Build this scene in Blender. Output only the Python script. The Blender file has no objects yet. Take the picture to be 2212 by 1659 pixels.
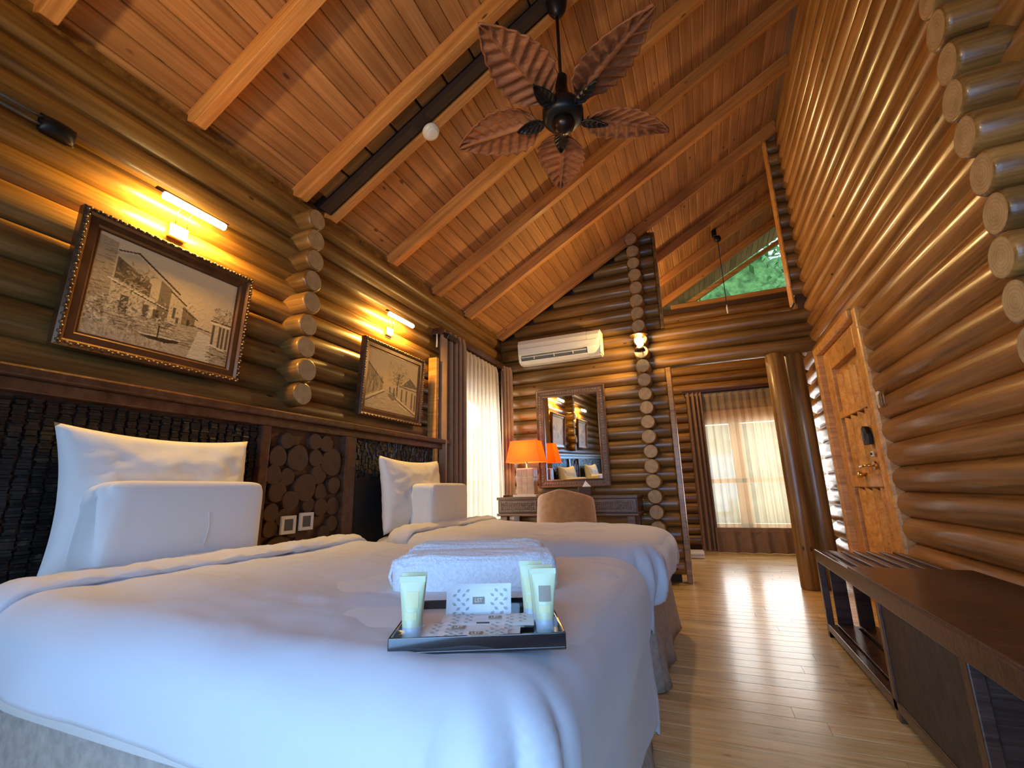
import bpy, bmesh, math, random
import numpy as np
from mathutils import Vector, Matrix, noise
random.seed(7)
C = bpy.context.scene.collection
PI = math.pi
def R(a): return math.radians(a)

# ------------------------------------------------------------------ camera
def cam_matrix(loc, yaw, pitch, roll):
    cy, sy, cp, sp = math.cos(yaw), math.sin(yaw), math.cos(pitch), math.sin(pitch)
    f = Vector((-sy*cp, cy*cp, sp)); r = Vector((cy, sy, 0)); u = r.cross(f)
    cr, sr = math.cos(roll), math.sin(roll)
    r2 = cr*r + sr*u; u2 = -sr*r + cr*u
    M = Matrix((r2, u2, -f)).transposed().to_4x4(); M.translation = loc
    return M
cd = bpy.data.cameras.new('camera'); cam = bpy.data.objects.new('camera', cd); C.objects.link(cam)
cd.sensor_fit = 'HORIZONTAL'; cd.sensor_width = 36; cd.lens = 36*978.08/2212
cd.clip_start = 0.02; cd.clip_end = 200
cam.matrix_world = cam_matrix(Vector((0, 0, .88)), R(22.312), R(13.208), R(-1.400))
bpy.context.scene.camera = cam

# ------------------------------------------------------------------ light
sc = bpy.context.scene
sc.view_settings.view_transform = 'Standard'; sc.view_settings.look = 'None'
sc.view_settings.gamma = 1; sc.view_settings.use_curve_mapping = False
sc.view_settings.exposure = 0.72
sc.cycles.use_denoising = True
sc.cycles.max_bounces = 10; sc.cycles.diffuse_bounces = 6; sc.cycles.glossy_bounces = 4
sc.cycles.transmission_bounces = 6; sc.cycles.transparent_max_bounces = 12
sc.cycles.sample_clamp_indirect = 8; sc.cycles.caustics_reflective = False; sc.cycles.caustics_refractive = False
w = bpy.data.worlds.new('world'); sc.world = w; w.use_nodes = True
bg = w.node_tree.nodes['Background']; bg.inputs[0].default_value = (.62, .82, 1, 1); bg.inputs[1].default_value = 1.4

def area(name, loc, aim, sx, sy, energy, col, spread=180):
    l = bpy.data.lights.new(name, 'AREA'); l.shape = 'RECTANGLE'; l.size = sx; l.size_y = sy
    l.energy = energy; l.color = col; l.spread = R(spread)
    o = bpy.data.objects.new(name, l); C.objects.link(o)
    d = Vector(aim) - Vector(loc)
    o.rotation_euler = d.to_track_quat('-Z', 'Y').to_euler(); o.location = loc
    return o
area('daylight_near_door', (-.05, -1.06, .95), (-.15, 4, .55), 2.1, 1.7, 24, (.23, .50, 1), 125)
area('daylight_left_window', (-2.45, 4.05, 1.15), (1, 4.05, 1.0), 1.1, 1.5, 24, (.95, .97, 1))
area('daylight_end_window', (.8, 7.5, 1.1), (.8, 0, .9), 1.5, 1.4, 38, (.95, .97, 1))

def point(name, loc, energy, col, r=.03):
    l = bpy.data.lights.new(name, 'POINT'); l.energy = energy; l.color = col; l.shadow_soft_size = r
    o = bpy.data.objects.new(name, l); C.objects.link(o); o.location = loc
    return o

# unseen warm uplight added behind the camera to brighten ceiling and right wall
def spot(name, loc, aim, energy, col, ang, blend=.6):
    l = bpy.data.lights.new(name, 'SPOT'); l.energy = energy; l.color = col; l.shadow_soft_size = .08; l.spot_size = ang; l.spot_blend = blend
    o = bpy.data.objects.new(name, l); C.objects.link(o); o.location = loc
    o.rotation_euler = (Vector(aim)-Vector(loc)).to_track_quat('-Z', 'Y').to_euler(); return o
spot('added_warm_uplight', (-1.0, -.85, 1.9), (.1, 2.2, 4.4), 80, (1, .70, .36), R(125))
point('far_room_lamp_light', (-.75, 5.9, 2.95), 42, (1, .66, .28), .06)

# ------------------------------------------------------------------ materials
class NT:
    def __init__(s, name):
        s.m = bpy.data.materials.new(name); s.m.use_nodes = True; s.t = s.m.node_tree
        s.b = s.t.nodes['Principled BSDF']; s.out = s.t.nodes['Material Output']
    def n(s, k, **kw):
        x = s.t.nodes.new(k)
        for a, v in kw.items(): setattr(x, a, v)
        return x
    def l(s, a, b): s.t.links.new(a, b)
    def ramp(s, fac, stops):
        r = s.n('ShaderNodeValToRGB'); e = r.color_ramp.elements
        while len(e) < len(stops): e.new(.5)
        for i, (p, c) in enumerate(stops):
            e[i].position = p; e[i].color = (*c, 1) if len(c) == 3 else c
        s.l(fac, r.inputs[0]); return r.outputs[0]
    def mix(s, fac, a, b, mode='MIX'):
        x = s.n('ShaderNodeMix', data_type='RGBA', blend_type=mode)
        for sock, v in ((x.inputs[0], fac), (x.inputs[6], a), (x.inputs[7], b)):
            if hasattr(v, 'links'): s.l(v, sock)
            elif isinstance(v, tuple): sock.default_value = (*v, 1)
            else: sock.default_value = v
        return x.outputs[2]
    def noise(s, vec, scale, detail=4, rough=.55):
        x = s.n('ShaderNodeTexNoise'); x.inputs['Scale'].default_value = scale
        x.inputs['Detail'].default_value = detail; x.inputs['Roughness'].default_value = rough
        if vec is not None: s.l(vec, x.inputs['Vector'])
        return x.outputs[0]
    def coords(s, scale=(1, 1, 1), rand=True, kind='Object'):
        tc = s.n('ShaderNodeTexCoord'); v = tc.outputs[kind]
        if rand:
            oi = s.n('ShaderNodeObjectInfo'); mu = s.n('ShaderNodeMath', operation='MULTIPLY'); mu.inputs[1].default_value = 37
            s.l(oi.outputs['Random'], mu.inputs[0])
            ad = s.n('ShaderNodeVectorMath', operation='ADD'); s.l(v, ad.inputs[0]); s.l(mu.outputs[0], ad.inputs[1]); v = ad.outputs[0]
            s.rnd = oi.outputs['Random']
        mp = s.n('ShaderNodeMapping'); mp.inputs['Scale'].default_value = scale; s.l(v, mp.inputs[0])
        return mp.outputs[0]
    def bump(s, h, strength, dist=.01):
        b = s.n('ShaderNodeBump'); b.inputs['Strength'].default_value = strength; b.inputs['Distance'].default_value = dist
        s.l(h, b.inputs['Height']); s.l(b.outputs[0], s.b.inputs['Normal'])
    def P(s, **kw):
        for k, v in kw.items():
            k = k.replace('_', ' ')
            i = s.b.inputs[k]
            if hasattr(v, 'links'): s.l(v, i)
            else: i.default_value = (*v, 1) if isinstance(v, tuple) and len(v) == 3 else v
        return s

def wood(name, dark, mid, light, rough=.35, coat=.0, grain=1.0, knots=True, vary=.35, bump=.3, lscale=.7):
    m = NT(name)
    v = m.coords((lscale, 13*grain, 13*grain))
    n1 = m.noise(v, 1.6, 6, .62)
    col = m.ramp(n1, [(.32, dark), (.5, mid), (.68, light)])
    v2 = m.coords((2.2, 70*grain, 70*grain))
    n2 = m.noise(v2, 1.2, 3)
    fine = m.ramp(n2, [(.3, (.62, .60, .56)), (.6, (1, 1, 1))])
    big = m.ramp(m.noise(m.coords((1.1, 1.6, 1.6)), 1.3, 3), [(.3, (.74, .72, .68)), (.62, (1.06, 1.05, 1.0))])
    col = m.mix(1.0, col, big, 'MULTIPLY')
    col = m.mix(.7, col, fine, 'MULTIPLY')
    if knots:
        v3 = m.coords((3.2, 7.5, 7.5))
        vo = m.n('ShaderNodeTexVoronoi'); vo.inputs['Scale'].default_value = 1.0; vo.inputs['Randomness'].default_value = 1; m.l(v3, vo.inputs['Vector'])
        kf = m.ramp(vo.outputs['Distance'], [(.045, (1, 1, 1)), (.085, (0, 0, 0))])
        col = m.mix(kf, col, tuple(c*.28 for c in dark))
    hv = m.n('ShaderNodeHueSaturation'); mr = m.n('ShaderNodeMapRange')
    mr.inputs[3].default_value = 1-vary; mr.inputs[4].default_value = 1+vary*.6
    m.l(m.rnd, mr.inputs[0]); m.l(mr.outputs[0], hv.inputs['Value']); m.l(col, hv.inputs['Color'])
    rg = m.n('ShaderNodeMapRange'); rg.inputs[3].default_value = rough*.75; rg.inputs[4].default_value = rough*1.45; m.l(n1, rg.inputs[0])
    m.P(Base_Color=hv.outputs[0], Roughness=rg.outputs[0], Coat_Weight=coat, Coat_Roughness=.14)
    if bump: m.bump(m.noise(v2, 1, 2), bump, .004)
    return m.m

def plain(name, col, rough=.5, metal=0, coat=0, nscale=0, namp=.12, bump=0, bscale=60, **kw):
    m = NT(name)
    if nscale:
        v = m.coords(rand=False)
        f = m.noise(v, nscale, 4)
        c = m.ramp(f, [(.3, tuple(x*(1-namp) for x in col)), (.7, tuple(min(1, x*(1+namp)) for x in col))])
        m.P(Base_Color=c)
    else: m.P(Base_Color=col)
    m.P(Roughness=rough, Metallic=metal, Coat_Weight=coat, **kw)
    if bump:
        v = m.coords(rand=False); m.bump(m.noise(v, bscale, 3), bump, .004)
    return m.m

def emit(name, col, s):
    m = NT(name); m.P(Base_Color=(1, 1, 1), Emission_Color=col, Emission_Strength=s); return m.m

def end_grain(name, c1, c2):
    m = NT(name)
    tc = m.n('ShaderNodeTexCoord'); se = m.n('ShaderNodeSeparateXYZ'); m.l(tc.outputs['Object'], se.inputs[0])
    cb = m.n('ShaderNodeCombineXYZ'); m.l(se.outputs[1], cb.inputs[0]); m.l(se.outputs[2], cb.inputs[1])
    wv = m.n('ShaderNodeTexWave', wave_type='RINGS', rings_direction='SPHERICAL'); wv.inputs['Scale'].default_value = 26
    wv.inputs['Distortion'].default_value = 2; wv.inputs['Detail Scale'].default_value = 2
    m.l(cb.outputs[0], wv.inputs['Vector'])
    n = m.noise(tc.outputs['Object'], 18, 4)
    c = m.ramp(n, [(.3, c1), (.7, c2)])
    c = m.mix(.25, c, m.ramp(wv.outputs['Color'], [(0, tuple(x*.6 for x in c1)), (1, c2)]))
    m.P(Base_Color=c, Roughness=.6); return m.m

M = {}
M['log'] = wood('log_wood', (.14, .066, .018), (.27, .138, .036), (.39, .215, .062), .34, .15)
M['log_r'] = wood('log_wood_red', (.20, .085, .020), (.37, .17, .044), (.48, .235, .068), .28, .3, vary=.18)
M['logend'] = end_grain('log_end_grain', (.30, .19, .085), (.48, .33, .16))
M['plank'] = wood('ceiling_plank_wood', (.37, .155, .048), (.49, .225, .074), (.58, .29, .11), .6, .0, grain=1.4, vary=.14)
M['rafter'] = wood('rafter_wood', (.42, .165, .04), (.58, .25, .065), (.68, .33, .10), .5, .08, grain=1.2, vary=.15)
M['orange'] = wood('door_wood', (.48, .20, .045), (.68, .33, .085), (.80, .43, .14), .4, .1, vary=.1)
M['floor'] = wood('floor_plank_wood', (.74, .50, .20), (.90, .67, .31), (.96, .78, .42), .27, .3, vary=.1, bump=.08, lscale=1.5)
M['chink'] = plain('chinking_dark_wood', (.07, .032, .014), .8)
M['dark'] = wood('dark_stained_wood', (.045, .018, .012), (.085, .035, .022), (.13, .058, .036), .3, .25, knots=False, vary=.15)
M['hb'] = wood('headboard_wood', (.07, .026, .012), (.12, .045, .02), (.17, .07, .033), .35, .2, knots=False, vary=.12)
M['slice'] = end_grain('dark_slice_grain', (.06, .026, .013), (.10, .045, .022))
M['blackwood'] = plain('blackened_beam', (.025, .013, .01), .7, nscale=8)
M['mosaic'] = NT('dark_mosaic_chips').m
def _mos():
    m = NT('dark_mosaic'); v = m.coords(rand=False)
    vo = m.n('ShaderNodeTexVoronoi'); vo.inputs['Scale'].default_value = 45; m.l(v, vo.inputs['Vector'])
    c = m.ramp(vo.outputs['Color'], [(0, (.008, .007, .007)), (.8, (.022, .018, .015)), (1, (.09, .065, .04))])
    m.P(Base_Color=c, Roughness=.35); return m.m
M['mosaic'] = _mos()
M['linen'] = plain('white_linen', (.70, .70, .69), .75, nscale=3, namp=.02, bump=.25, bscale=14, Sheen_Weight=.2)
M['duvet'] = plain('white_duvet', (.61, .63, .68), .7, nscale=2, namp=.02, bump=.45, bscale=11, Sheen_Weight=.2)
M['skirt'] = plain('taupe_bed_skirt', (.40, .34, .29), .85, nscale=40, namp=.18, bump=.5, bscale=90)
M['towel'] = plain('terry_towel', (.82, .86, .92), .95, nscale=120, namp=.1, bump=1.0, bscale=160, Sheen_Weight=.5)
M['black'] = plain('black_metal', (.018, .018, .02), .4, .6)
M['bronze'] = plain('dark_bronze', (.035, .022, .018), .32, .7, nscale=10)
M['leafwood'] = wood('carved_leaf_wood', (.24, .075, .026), (.38, .135, .048), (.50, .20, .075), .6, .0, knots=False, vary=.08, grain=1)
M['frame'] = plain('dark_frame', (.11, .05, .022), .3, .35, .3, nscale=12, namp=.3)
M['gilt'] = plain('ornate_gilt', (.15, .10, .055), .38, .5, nscale=60, namp=.6, bump=1, bscale=120)
M['white'] = plain('white_plastic', (.78, .76, .70), .4, nscale=3, namp=.02)
M['cream'] = plain('cream_plastic', (.74, .72, .60), .35)
M['grey'] = plain('grey_slot', (.10, .10, .10), .5)
M['brass'] = plain('brass', (.70, .45, .16), .25, 1)
M['steel'] = plain('steel', (.6, .56, .5), .2, 1)
M['chair'] = plain('tan_velvet', (.42, .21, .075), .8, nscale=25, namp=.15, bump=.3, bscale=60, Sheen_Weight=.5)
M['drape'] = plain('brown_drape', (.27, .165, .095), .8, nscale=14, namp=.12, bump=.2)
M['desk'] = wood('desk_wood', (.09, .045, .028), (.15, .08, .05), (.21, .115, .075), .35, .2, knots=False, vary=.1)
M['carve'] = plain('carved_relief', (.17, .12, .085), .5, nscale=40, namp=.5, bump=1, bscale=60)
M['tile'] = plain('lamp_tile', (.42, .26, .17), .4, nscale=20, namp=.2)
M['stone'] = plain('lamp_base_pale', (.62, .50, .38), .5)
M['tray'] = plain('black_lacquer', (.012, .012, .014), .08, 0, 1)
M['mirror'] = plain('mirror_glass', (.9, .9, .88), .02, 1)
M['bench_panel'] = plain('bench_rough_panel', (.055, .042, .033), .55, nscale=22, namp=.35, bump=.6, bscale=30)
M['grass'] = plain('grass_ground', (.10, .22, .05), .9, nscale=6, namp=.4)
M['leaf'] = plain('foliage_leaf', (.10, .27, .06), .6, nscale=3, namp=.35)
M['leaf2'] = plain('foliage_mass', (.20, .42, .12), .8, nscale=9, namp=.5)
M['bark'] = plain('bark', (.12, .08, .05), .9, nscale=20, namp=.3)
M['paper'] = plain('sachet_paper', (.80, .86, .90), .45, bump=.6, bscale=30)
M['sage'] = plain('printed_leaf_grey', (.42, .47, .44), .6)
M['label'] = plain('printed_label_taupe', (.33, .27, .20), .6)
M['labeltext'] = plain('printed_label_letters', (.85, .84, .80), .6)
M['inkd'] = plain('printed_ink', (.08, .08, .07), .6)
def _clear(name, col, alpha, rough=.1, trans=.0):
    m = NT(name)
    m.P(Base_Color=col, Roughness=rough, Alpha=alpha, Transmission_Weight=trans); return m.m
M['tube'] = _clear('translucent_tube', (.70, .74, .46), .88, .25)
M['tubelabel'] = plain('tube_label', (.74, .70, .36), .5)
M['cap'] = _clear('clear_cap', (.72, .84, .92), .6, .1)
def _glass():
    m = NT('window_glass')
    tr = m.n('ShaderNodeBsdfTransparent'); gl = m.n('ShaderNodeBsdfGlossy'); gl.inputs['Roughness'].default_value = .02
    mx = m.n('ShaderNodeMixShader'); mx.inputs[0].default_value = .07
    m.l(tr.outputs[0], mx.inputs[1]); m.l(gl.outputs[0], mx.inputs[2]); m.l(mx.outputs[0], m.out.inputs[0]); return m.m
M['glass'] = _glass()
def _sheer(name, col, open_):
    m = NT(name)
    tr = m.n('ShaderNodeBsdfTransparent'); di = m.n('ShaderNodeBsdfDiffuse'); tl = m.n('ShaderNodeBsdfTranslucent')
    di.inputs[0].default_value = (*col, 1); tl.inputs[0].default_value = (*col, 1)
    a = m.n('ShaderNodeMixShader'); a.inputs[0].default_value = .55
    m.l(di.outputs[0], a.inputs[1]); m.l(tl.outputs[0], a.inputs[2])
    b = m.n('ShaderNodeMixShader'); b.inputs[0].default_value = 1-open_
    m.l(tr.outputs[0], b.inputs[1]); m.l(a.outputs[0], b.inputs[2]); m.l(b.outputs[0], m.out.inputs[0]); return m.m
M['sheer'] = _sheer('sheer_cream', (.86, .78, .62), .34)
M['sheer2'] = _sheer('sheer_gold', (.80, .68, .46), .5)
def _shade():
    m = NT('orange_lamp_shade')
    di = m.n('ShaderNodeBsdfDiffuse'); tl = m.n('ShaderNodeBsdfTranslucent')
    di.inputs[0].default_value = (.95, .36, .09, 1); tl.inputs[0].default_value = (1, .36, .08, 1)
    a = m.n('ShaderNodeMixShader'); a.inputs[0].default_value = .6
    m.l(di.outputs[0], a.inputs[1]); m.l(tl.outputs[0], a.inputs[2]); m.l(a.outputs[0], m.out.inputs[0]); return m.m
M['shade'] = _shade()
M['tubelight'] = emit('picture_light_glow', (1, .74, .30), 34)
M['bulb'] = emit('bulb_glow', (1, .84, .5), 45)
def _attr():
    m = NT('sepia_painting'); a = m.n('ShaderNodeAttribute', attribute_name='paint')
    v = m.coords(rand=False)
    m.P(Base_Color=a.outputs['Color'], Roughness=.5); m.bump(m.noise(v, 90, 3), .5, .003); return m.m
M['paint'] = _attr()

# ------------------------------------------------------------------ mesh builder
class MB:
    def __init__(s): s.v = []; s.f = []; s.mi = []
    def add(s, vs, fs, mi=0):
        o = len(s.v); s.v += [tuple(p) for p in vs]
        s.f += [tuple(i+o for i in f) for f in fs]; s.mi += [mi]*len(fs); return s
    def box(s, c, d, rot=None, mi=0, taper=None):
        x, y, z = d[0]/2, d[1]/2, d[2]/2
        tx, ty = taper or (1, 1)
        vs = [Vector((a*x*(tx if k > 0 else 1), b*y*(ty if k > 0 else 1), k*z)) for k in (-1, 1) for b in (-1, 1) for a in (-1, 1)]
        if rot is not None: vs = [rot @ v for v in vs]
        vs = [v + Vector(c) for v in vs]
        return s.add(vs, [(0, 2, 3, 1), (4, 5, 7, 6), (0, 1, 5, 4), (2, 6, 7, 3), (0, 4, 6, 2), (1, 3, 7, 5)], mi)
    def bb(s, x0, x1, y0, y1, z0, z1, mi=0):
        return s.box(((x0+x1)/2, (y0+y1)/2, (z0+z1)/2), (abs(x1-x0), abs(y1-y0), abs(z1-z0)), mi=mi)
    def cyl(s, p0, p1, r0, r1=None, seg=16, cap=True, mi=0, capmi=None):
        r1 = r0 if r1 is None else r1
        p0, p1 = Vector(p0), Vector(p1); d = (p1-p0).normalized()
        a = d.orthogonal().normalized(); b = d.cross(a)
        vs = []
        for p, r in ((p0, r0), (p1, r1)):
            for i in range(seg):
                t = 2*PI*i/seg; vs.append(p + r*(math.cos(t)*a + math.sin(t)*b))
        s.add(vs, [(i, (i+1) % seg, seg+(i+1) % seg, seg+i) for i in range(seg)], mi)
        if cap:
            o = len(s.v)-2*seg; cm = mi if capmi is None else capmi
            s.f += [tuple(o+i for i in reversed(range(seg))), tuple(o+seg+i for i in range(seg))]; s.mi += [cm, cm]
        return s
    def tube(s, pts, r, seg=8, mi=0):
        pts = [Vector(p) for p in pts]; n = len(pts); rings = []
        prev = None
        for i, p in enumerate(pts):
            d = (pts[min(i+1, n-1)] - pts[max(i-1, 0)]).normalized()
            a = d.orthogonal().normalized() if prev is None else (prev - d*prev.dot(d)).normalized()
            prev = a; b = d.cross(a)
            rr = r(i/(n-1)) if callable(r) else r
            rings.append([p + rr*(math.cos(2*PI*k/seg)*a + math.sin(2*PI*k/seg)*b) for k in range(seg)])
        vs = [v for rg in rings for v in rg]
        fs = [(i*seg+k, i*seg+(k+1) % seg, (i+1)*seg+(k+1) % seg, (i+1)*seg+k) for i in range(n-1) for k in range(seg)]
        fs += [tuple(reversed(range(seg))), tuple((n-1)*seg+k for k in range(seg))]
        return s.add(vs, fs, mi)
    def lathe(s, prof, c=(0, 0, 0), seg=24, rot=None, mi=0):
        vs = []; c = Vector(c)
        for r, z in prof:
            for k in range(seg):
                v = Vector((r*math.cos(2*PI*k/seg), r*math.sin(2*PI*k/seg), z))
                if rot is not None: v = rot @ v
                vs.append(v+c)
        n = len(prof)
        fs = [(i*seg+k, i*seg+(k+1) % seg, (i+1)*seg+(k+1) % seg, (i+1)*seg+k) for i in range(n-1) for k in range(seg)]
        if prof[0][0] > 1e-4: fs.append(tuple(reversed(range(seg))))
        if prof[-1][0] > 1e-4: fs.append(tuple((n-1)*seg+k for k in range(seg)))
        return s.add(vs, fs, mi)
    def grid(s, fn, nu, nv, mi=0, closeu=False):
        vs = [fn(i/(nu-1) if not closeu else i/nu, j/(nv-1)) for i in range(nu) for j in range(nv)]
        fs = []
        for i in range(nu if closeu else nu-1):
            for j in range(nv-1):
                i2 = (i+1) % nu
                fs.append((i*nv+j, i2*nv+j, i2*nv+j+1, i*nv+j+1))
        return s.add(vs, fs, mi)
    def prism(s, poly, y0, y1, axis='y', mi=0):
        n = len(poly)
        def P(a, b, t): return (a, t, b) if axis == 'y' else ((t, a, b) if axis == 'x' else (a, b, t))
        vs = [P(a, b, y0) for a, b in poly] + [P(a, b, y1) for a, b in poly]
        return s.add(vs, [tuple(range(n)), tuple(reversed(range(n, 2*n)))] + [(i, i+n, (i+1) % n+n, (i+1) % n) for i in range(n)], mi)
    def xf(s, mat, start=0):
        for i in range(start, len(s.v)): s.v[i] = tuple(mat @ Vector(s.v[i]))
        return s
    def mesh(s, name, mats, smooth=False, fix=True):
        me = bpy.data.meshes.new(name); me.from_pydata(s.v, [], s.f)
        for m in (mats if isinstance(mats, (list, tuple)) else [mats]): me.materials.append(m)
        me.polygons.foreach_set('material_index', s.mi)
        if fix:
            bm = bmesh.new(); bm.from_mesh(me); bmesh.ops.recalc_face_normals(bm, faces=bm.faces); bm.to_mesh(me); bm.free()
        if smooth:
            me.polygons.foreach_set('use_smooth', [True]*len(me.polygons))
        me.update(); return me
    def build(s, name, mats, parent=None, smooth=False, bevel=0, auto=None, solid=0, sub=0, fix=True):
        o = bpy.data.objects.new(name, s.mesh(name, mats, smooth, fix)); C.objects.link(o)
        if parent is not None: o.parent = parent
        if solid:
            md = o.modifiers.new('solid', 'SOLIDIFY'); md.thickness = solid; md.offset = 0
        if bevel:
            md = o.modifiers.new('bevel', 'BEVEL'); md.width = bevel; md.segments = 2; md.limit_method = 'ANGLE'; md.angle_limit = R(40)
        if sub:
            md = o.modifiers.new('sub', 'SUBSURF'); md.levels = sub; md.render_levels = sub
        if auto:
            for p in o.data.polygons: p.use_smooth = True
            bm = bmesh.new(); bm.from_mesh(o.data)
            for e in bm.edges:
                if len(e.link_faces) == 2 and e.calc_face_angle(0) > R(auto): e.smooth = False
            bm.to_mesh(o.data); bm.free()
        return o
def tag(o, label=None, cat=None, group=None, kind=None):
    if label: o['label'] = label
    if cat: o['category'] = cat
    if group: o['group'] = group
    if kind: o['kind'] = kind
    return o
def thing(name, label, cat, loc=(0, 0, 0), rz=0, group=None):
    o = bpy.data.objects.new(name, None); C.objects.link(o); o.location = loc; o.rotation_euler = (0, 0, rz)
    o.empty_display_size = .1
    return tag(o, label, cat, group)
def link_mesh(name, me, parent, mat=None):
    o = bpy.data.objects.new(name, me); C.objects.link(o); o.parent = parent
    if mat is not None: o.matrix_world = mat
    return o
def frame_mat(loc, xdir, zdir):
    x = Vector(xdir).normalized(); z = Vector(zdir); z = (z - x*z.dot(x)).normalized(); y = z.cross(x)
    m = Matrix((x, y, z)).transposed().to_4x4(); m.translation = loc; return m

# ------------------------------------------------------------------ logs and planks
_logs = {}
def log_mesh(L, r, mat, variant=0, seg=18):
    key = (round(L, 3), round(r, 4), mat, variant)
    if key in _logs: return _logs[key]
    m = MB(); n = max(2, int(L/.9)+1); rr = random.Random(hash((round(L, 2), variant)) & 0xffff)
    e = min(.018, L*.2)
    xs = [0, e*.35, e] + [L*k/n for k in range(1, n)] + [L-e, L-e*.35, L]
    rs = [r*.86, r*.955, r] + [r*(1+rr.uniform(-.03, .03)) for k in range(1, n)] + [r, r*.955, r*.86]
    for x, q in zip(xs, rs):
        dy, dz = rr.uniform(-.002, .002), rr.uniform(-.002, .002)
        for k in range(seg):
            t = 2*PI*k/seg; m.v.append((x, dy+q*math.cos(t), dz+q*math.sin(t)))
    N = len(xs)
    for i in range(N-1):
        for k in range(seg):
            m.f.append((i*seg+k, (i+1)*seg+k, (i+1)*seg+(k+1) % seg, i*seg+(k+1) % seg)); m.mi.append(0)
    m.f += [tuple(range(seg)), tuple((N-1)*seg+k for k in reversed(range(seg)))]; m.mi += [1, 1]
    me = m.mesh('log', [M[mat], M['logend']], smooth=True)
    me.polygons[-1].use_smooth = False; me.polygons[-2].use_smooth = False
    _logs[key] = me; return me
def log(parent, p0, p1, r, mat='log', name='log'):
    p0, p1 = Vector(p0), Vector(p1); L = (p1-p0).length
    me = log_mesh(L, r, mat, random.randrange(3))
    a = random.uniform(0, 2*PI)
    up = Vector((0, math.cos(a), math.sin(a))) if abs((p1-p0).normalized().x) > .5 else Vector((math.cos(a), 0, math.sin(a)))
    if abs((p1-p0).normalized().z) > .5: up = Vector((math.cos(a), math.sin(a), 0))
    return link_mesh(name, me, parent, frame_mat(p0, p1-p0, up))
_pl = {}
def plank_mesh(L, W, T, ch, mat):
    key = (round(L, 3), round(W, 4), round(T, 4), mat)
    if key in _pl: return _pl[key]
    m = MB(); w, c = W/2, ch
    prof = [(-w, T), (w, T), (w, c), (w-c, 0), (-w+c, 0), (-w, c)]
    m.prism(prof, 0, L, axis='x')
    _pl[key] = m.mesh('plank', M[mat]); return _pl[key]

TS = .577; SL = math.hypot(1, TS)
def roofz(x, off=0): return 2.6 + TS*(x+2.024) + off
def splits(lo, hi, holes):
    out = [(lo, hi)]
    for a, b in holes:
        o2 = []
        for l, h in out:
            if b <= l or a >= h: o2.append((l, h))
            else:
                if a > l+.02: o2.append((l, a))
                if b < h-.02: o2.append((b, h))
        out = o2
    return out

# ------------------------------------------------------------------ floor
floor = MB().bb(-2.5, 2.5, -1.9, 7.5, -.2, -.022).build('floor', M['chink']); tag(floor, kind='structure')
y = -1.75; row = 0
while y < 7.2:
    hi = 2.3 if y > 4.85 else 1.22
    cuts = [-2.25, random.uniform(-.9, -.3), random.uniform(.15, .75), hi] if y > 1.2 else [-2.25, random.uniform(-.6, .3), hi]
    for a, b in zip(cuts, cuts[1:]):
        L = round((b-a)/.05)*.05
        o = link_mesh('plank', plank_mesh(b-a-.0015, .0985, .022, .0015, 'floor'), floor, frame_mat((b, y+.05, 0), (-1, 0, 0), (0, 0, -1)))
    y += .1; row += 1

# ------------------------------------------------------------------ walls
WR = .0735
wl = MB()
wl.bb(-2.32, -2.14, -1.75, 3.42, 0, 2.66); wl.bb(-2.32, -2.14, 4.62, 4.95, 0, 2.66)
wl.bb(-2.32, -2.14, 3.42, 4.62, 0, .32); wl.bb(-2.32, -2.14, 3.42, 4.62, 1.9, 2.66)
wl = tag(wl.build('wall_left', M['chink']), kind='structure')
for k in range(-10, 9):
    z = 1.492 + .1345*k
    holes = [(3.42, 4.62)] if .3 < z < 1.92 else []
    for a, b in splits(-1.7, 4.78, holes):
        log(wl, (-2.142, a, z), (-2.142, b, z), .0715)
for k in range(0, 9):                                               # crossing stubs
    z = 1.421 + .1335*k
    log(wl, (-2.2, 1.80+random.uniform(-.006, .006), z), (-1.965+random.uniform(-.012, .012), 1.80, z), .0665, name='log_stub')
MB().bb(-2.12, -2.085, -1.7, 4.75, 2.612, 2.66).build('wall_plate', M['log'], wl)

wr = MB()
wr.bb(1.135, 1.26, -1.75, 3.56, 0, 4.52); wr.bb(1.135, 1.26, 4.61, 5.26, 0, 4.52); wr.bb(1.135, 1.26, 3.56, 4.61, 2.0, 4.52)
wr = tag(wr.build('wall_right', M['chink']), kind='structure')
for k in range(-3, 28):
    z = .4485 + .147*k
    holes = [(3.50, 4.66)] if z < 1.99 else []
    for a, b in splits(-1.7, 5.3, holes):
        log(wr, (1.128, a, z), (1.128, b, z), .078, 'log_r')
for k in range(0, 23):
    z = 1.11 + .147*k
    log(wr, (1.2, 1.775, z), (.93+random.uniform(-.012, .012), 1.775, z), .0745, name='log_stub')

wf = MB().prism([(-2.3, 0), (-.3, 0), (-.3, roofz(-.3, .12)), (-2.3, roofz(-2.3, .12))], 4.83, 4.9)
wf.bb(-.3, 1.2, 4.815, 4.845, 2.15, 2.45)
wf.prism([(1.0, 2.5), (1.2, 2.5), (1.2, roofz(1.2, .12)), (1.0, roofz(1.0, .12))], 4.8, 4.86)
wf = tag(wf.build('wall_far', M['chink']), kind='structure')
for k in range(-4, 24):
    z = .645 + .0716 + .1432*k
    if z > roofz(-.3): break
    xl = -2.12 if z < 2.58 else -2.024 + (z-.06-2.6)/TS
    xr = 1.1 if 2.1 < z < 2.5 else -.25
    log(wf, (xl, 4.83, z), (xr, 4.83, z), .0755)
for k in range(14, 28):
    z = .645 + .0716 + .1432*k
    if z > 2.5 and z < 4.5: log(wf, (.965, 4.83, z), (1.12, 4.83, z), .0755)
for k in range(-4, 21):
    z = .645 + .1432*k
    log(wf, (-.455+random.uniform(-.005, .005), 4.60+random.uniform(-.008, .01), z), (-.455, 4.95, z), .072, name='log_stub')
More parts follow.
